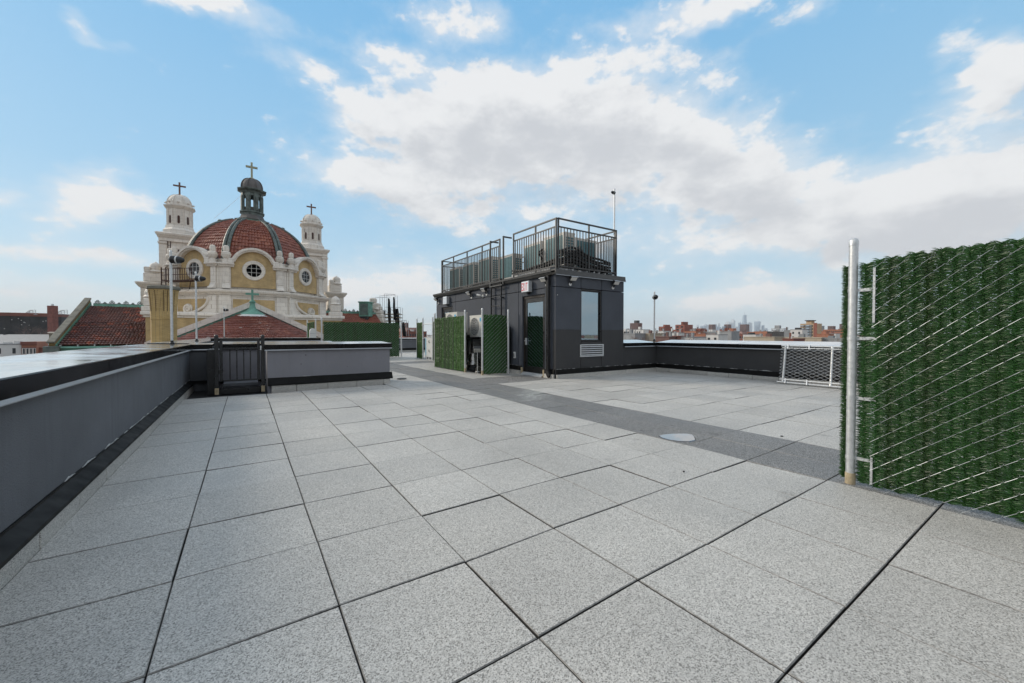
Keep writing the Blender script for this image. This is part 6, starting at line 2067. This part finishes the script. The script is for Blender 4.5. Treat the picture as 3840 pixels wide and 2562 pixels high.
# orange row house and its neighbours
def rowhouse(t, T, L, H_, d):
    MB(T).box(-.15, -.35, H_ - 1.0, L + .15, -.001, H_ + .05, .04).build('cornice', cmat('brick2'), t)
    for j in range(4):
        u = L * (j + .6) / 4.2
        w_ = MB(T).box(u - .32, -.12, H_ - 3.9, u + .32, -.001, H_ - 2.0).build('tall_window', mat_winl, t)
        MB(T).box(u - .12, -.14, H_ - 3.8, u + .24, -.1205, H_ - 2.15).build('pane', mat_win, w_)
        A = np.linspace(0, math.pi, 9)
        MB(T).prism([(u + .42 * math.cos(a), H_ - 2.0 + .42 * math.sin(a)) for a in A], -.16, -.001, lambda a, b2, c3: (a, c3, b2)).build('window_arch', cmat('brick2'), t)


block('orange brick row house with arched windows and red cornice', 80, 136, 1282, 125, 'orange', 0, 0, 9, axis='Y', parts=rowhouse, cap=False, wfrac=(.3, .5))
block('white rendered side wall left of the orange row house', -90, 79, 1289, 122, 'white', 1, 3, 9, axis='Y', wfrac=(.22, .6), parts=lambda t, T, L, H_, d: [MB(T).box(L * a, 1, H_, L * b_, 3, H_ + h).build('roof_box', cmat('white'), t) for a, b_, h in ((.55, .7, .5), (.8, .92, .75))])
block('dark red brick house with a pale arch right of the orange row house', 137, 190, 1303, 128, 'brick2', 1, 2, 9, axis='Y', wfrac=(.4, .4))
tp_ = at(206, 1250, 48)
tu = thing('stone_turret', 'small grey stone turret at the left foot of the tiled roof', 'turret', (tp_[0], tp_[1], GZ))
MB(frame((tp_[0], tp_[1], 0), (1, 0, 0), (0, 1, 0))).box(-.4, -.4, GZ, .4, .4, tp_[2], .04).build('shaft', mat_oldstone, tu)
MB().lathe([(.66, 0), (.7, .12), (.5, .16)], 4, tp_, R(45)).build('cap', mat_terra, tu)
MB(frame((tp_[0], tp_[1], 0), (1, 0, 0), (0, 1, 0))).box(-1.4, -1.2, GZ, .39, -.41, -1.4).build('buttress', mat_oldstone, tu)
# brown block seen past the scaffold
block('distant brown stepped brick block right of the scaffold', 1526, 1572, 1229, 320, 'pink', 2, 8, 20, axis='Y', parts=penthouse(.05, .27, 4.0, 'brown'))
block('lower brown brick block right of the scaffold', 1515, 1600, 1243, 260, 'brick2', 2, 9, 12, axis='Y')


# bare winter trees
mat_bark = mat('bare_bark', (.16, .11, .095), .9, var=.25, scale=2)


def bare_tree(label, px_, ytop, D, w_px, seed, m=None):
    c = at(px_, ytop, D)
    K3 = D / FPX
    h = c[2] - GZ
    t = thing('bare_tree', label, 'tree', (c[0], c[1], GZ), 'bare winter trees')
    r_ = random.Random(seed)
    MB().tube([(c[0], c[1], GZ), (c[0] + .1, c[1], GZ + h * .3), (c[0], c[1] + .1, GZ + h * .55)], [.3, .24, .18], 7).build('trunk', m or mat_bark, t, 60)
    br = MB()

    def grow(p, d, L, rad, n):
        q = p + d * L
        br.tube([p, (p + q) / 2 + np.array([r_.uniform(-.06, .06) * L for _ in range(3)]), q], [rad, rad * .8, rad * .6], 4, False)
        if n == 0: return
        for k in range(r_.choice((3, 3, 4))):
            nd = d + np.array((r_.uniform(-.9, .9), r_.uniform(-.9, .9), r_.uniform(-.25, .6)))
            nd /= np.linalg.norm(nd)
            grow(p + d * L * r_.uniform(.55, 1), nd, L * r_.uniform(.6, .82), rad * .58, n - 1)
    for k in range(5):
        a = k * 1.257 + r_.random()
        d = np.array((math.cos(a) * .75, math.sin(a) * .75, .8)); d /= np.linalg.norm(d)
        grow(np.array((c[0], c[1], GZ + h * r_.uniform(.45, .58))), d, h * .19, .11, 4)
    tag(br.build('crown', m or mat_bark, t), kind='stuff')
    return t


bare_tree('bare tree against the grey blank wall by the roof house', 2352, 1249, 150, 30, 1)
bare_tree('second bare tree in front of the beige grey wall', 2404, 1252, 152, 30, 2)
bare_tree('bare reddish tree in front of the red brick row', 2585, 1247, 140, 30, 3)
bare_tree('bare tree in front of the grey concrete wall by the mesh panel', 3105, 1266, 120, 20, 4)
bare_tree('bare tree in front of the grey concrete wall nearest the fence post', 3150, 1267, 122, 20, 5)
bare_tree('large dark bare tree in front of the black netted building', 128, 1205, 205, 60, 6)
mat_rust = mat('autumn_twigs', (.34, .17, .06), .9, var=.3, scale=2)
bare_tree('rusty autumn tree in the gap right of the scaffold', 1535, 1256, 110, 20, 7, mat_rust)
bare_tree('second rusty autumn tree beside the far hedge enclosure', 1560, 1257, 112, 20, 8, mat_rust)

# endless low roofs between the near streets and the skyline: one mass nobody could count
r_ = random.Random(99)
for key, cnt in (('brick', 520), ('beige', 420), ('white', 420), ('grey', 520), ('brown', 420), ('pink', 300)):
    m = MB()
    for k in range(cnt):
        a = r_.uniform(0, 2 * math.pi)
        d = 520 + 5200 * r_.random() ** 1.5
        if k % 3: a = math.pi / 2 - R(r_.uniform(-25, 92))
        x, y = d * math.cos(a), d * math.sin(a)
        w_, l_, h = r_.uniform(9, 26), r_.uniform(10, 30), r_.choice((8, 10, 11, 12, 12, 13, 14, 15))
        if r_.random() < .04: h = r_.uniform(18, 30)
        m.box(x, y, GZ, x + w_, y + l_, GZ + h)
        if r_.random() < .5: m.box(x + w_ * .3, y + l_ * .3, GZ + h, x + w_ * .5, y + l_ * .5, GZ + h + 2.4)
    o = m.build('distant_rooftops', cmat(key))
    tag(o, 'mass of distant low rooftops filling the horizon', 'rooftops', kind='stuff')

m = MB()          # houses behind the camera, seen only mirrored in the glass
for k in range(60):
    x, y = r_.uniform(-160, 190), -r_.uniform(45, 230)
    m.box(x, y, GZ, x + r_.uniform(9, 22), y + r_.uniform(9, 20), r_.choice((-6, -4, -3, -2, -1, 0)))
for k in range(40):
    x, y = -r_.uniform(60, 240), r_.uniform(-60, 30)
    m.box(x, y, GZ, x + r_.uniform(9, 20), y + r_.uniform(9, 20), r_.choice((-6, -4, -3, -2)))
tag(m.build('distant_rooftops', cmat('brown')), 'mass of low rooftops on the streets behind the roof', 'rooftops', kind='stuff')

# ================================================================ haze
hz = MB().box(-11000, -9000, GZ - 1.5, 13000, 12000, 560).build('haze', None)
tag(hz, 'thin pale haze over the far city', 'haze', kind='stuff')
mh = bpy.data.materials.new('haze_air'); mh.use_nodes = True
mh.node_tree.nodes.clear()
pv_ = N(mh.node_tree, 'ShaderNodeVolumePrincipled', {'Color': (.88, .94, 1.0, 1), 'Density': .00006, 'Anisotropy': .0})
ho = N(mh.node_tree, 'ShaderNodeOutputMaterial', {'Volume': pv_.outputs[0]})
hz.data.materials.append(mh)
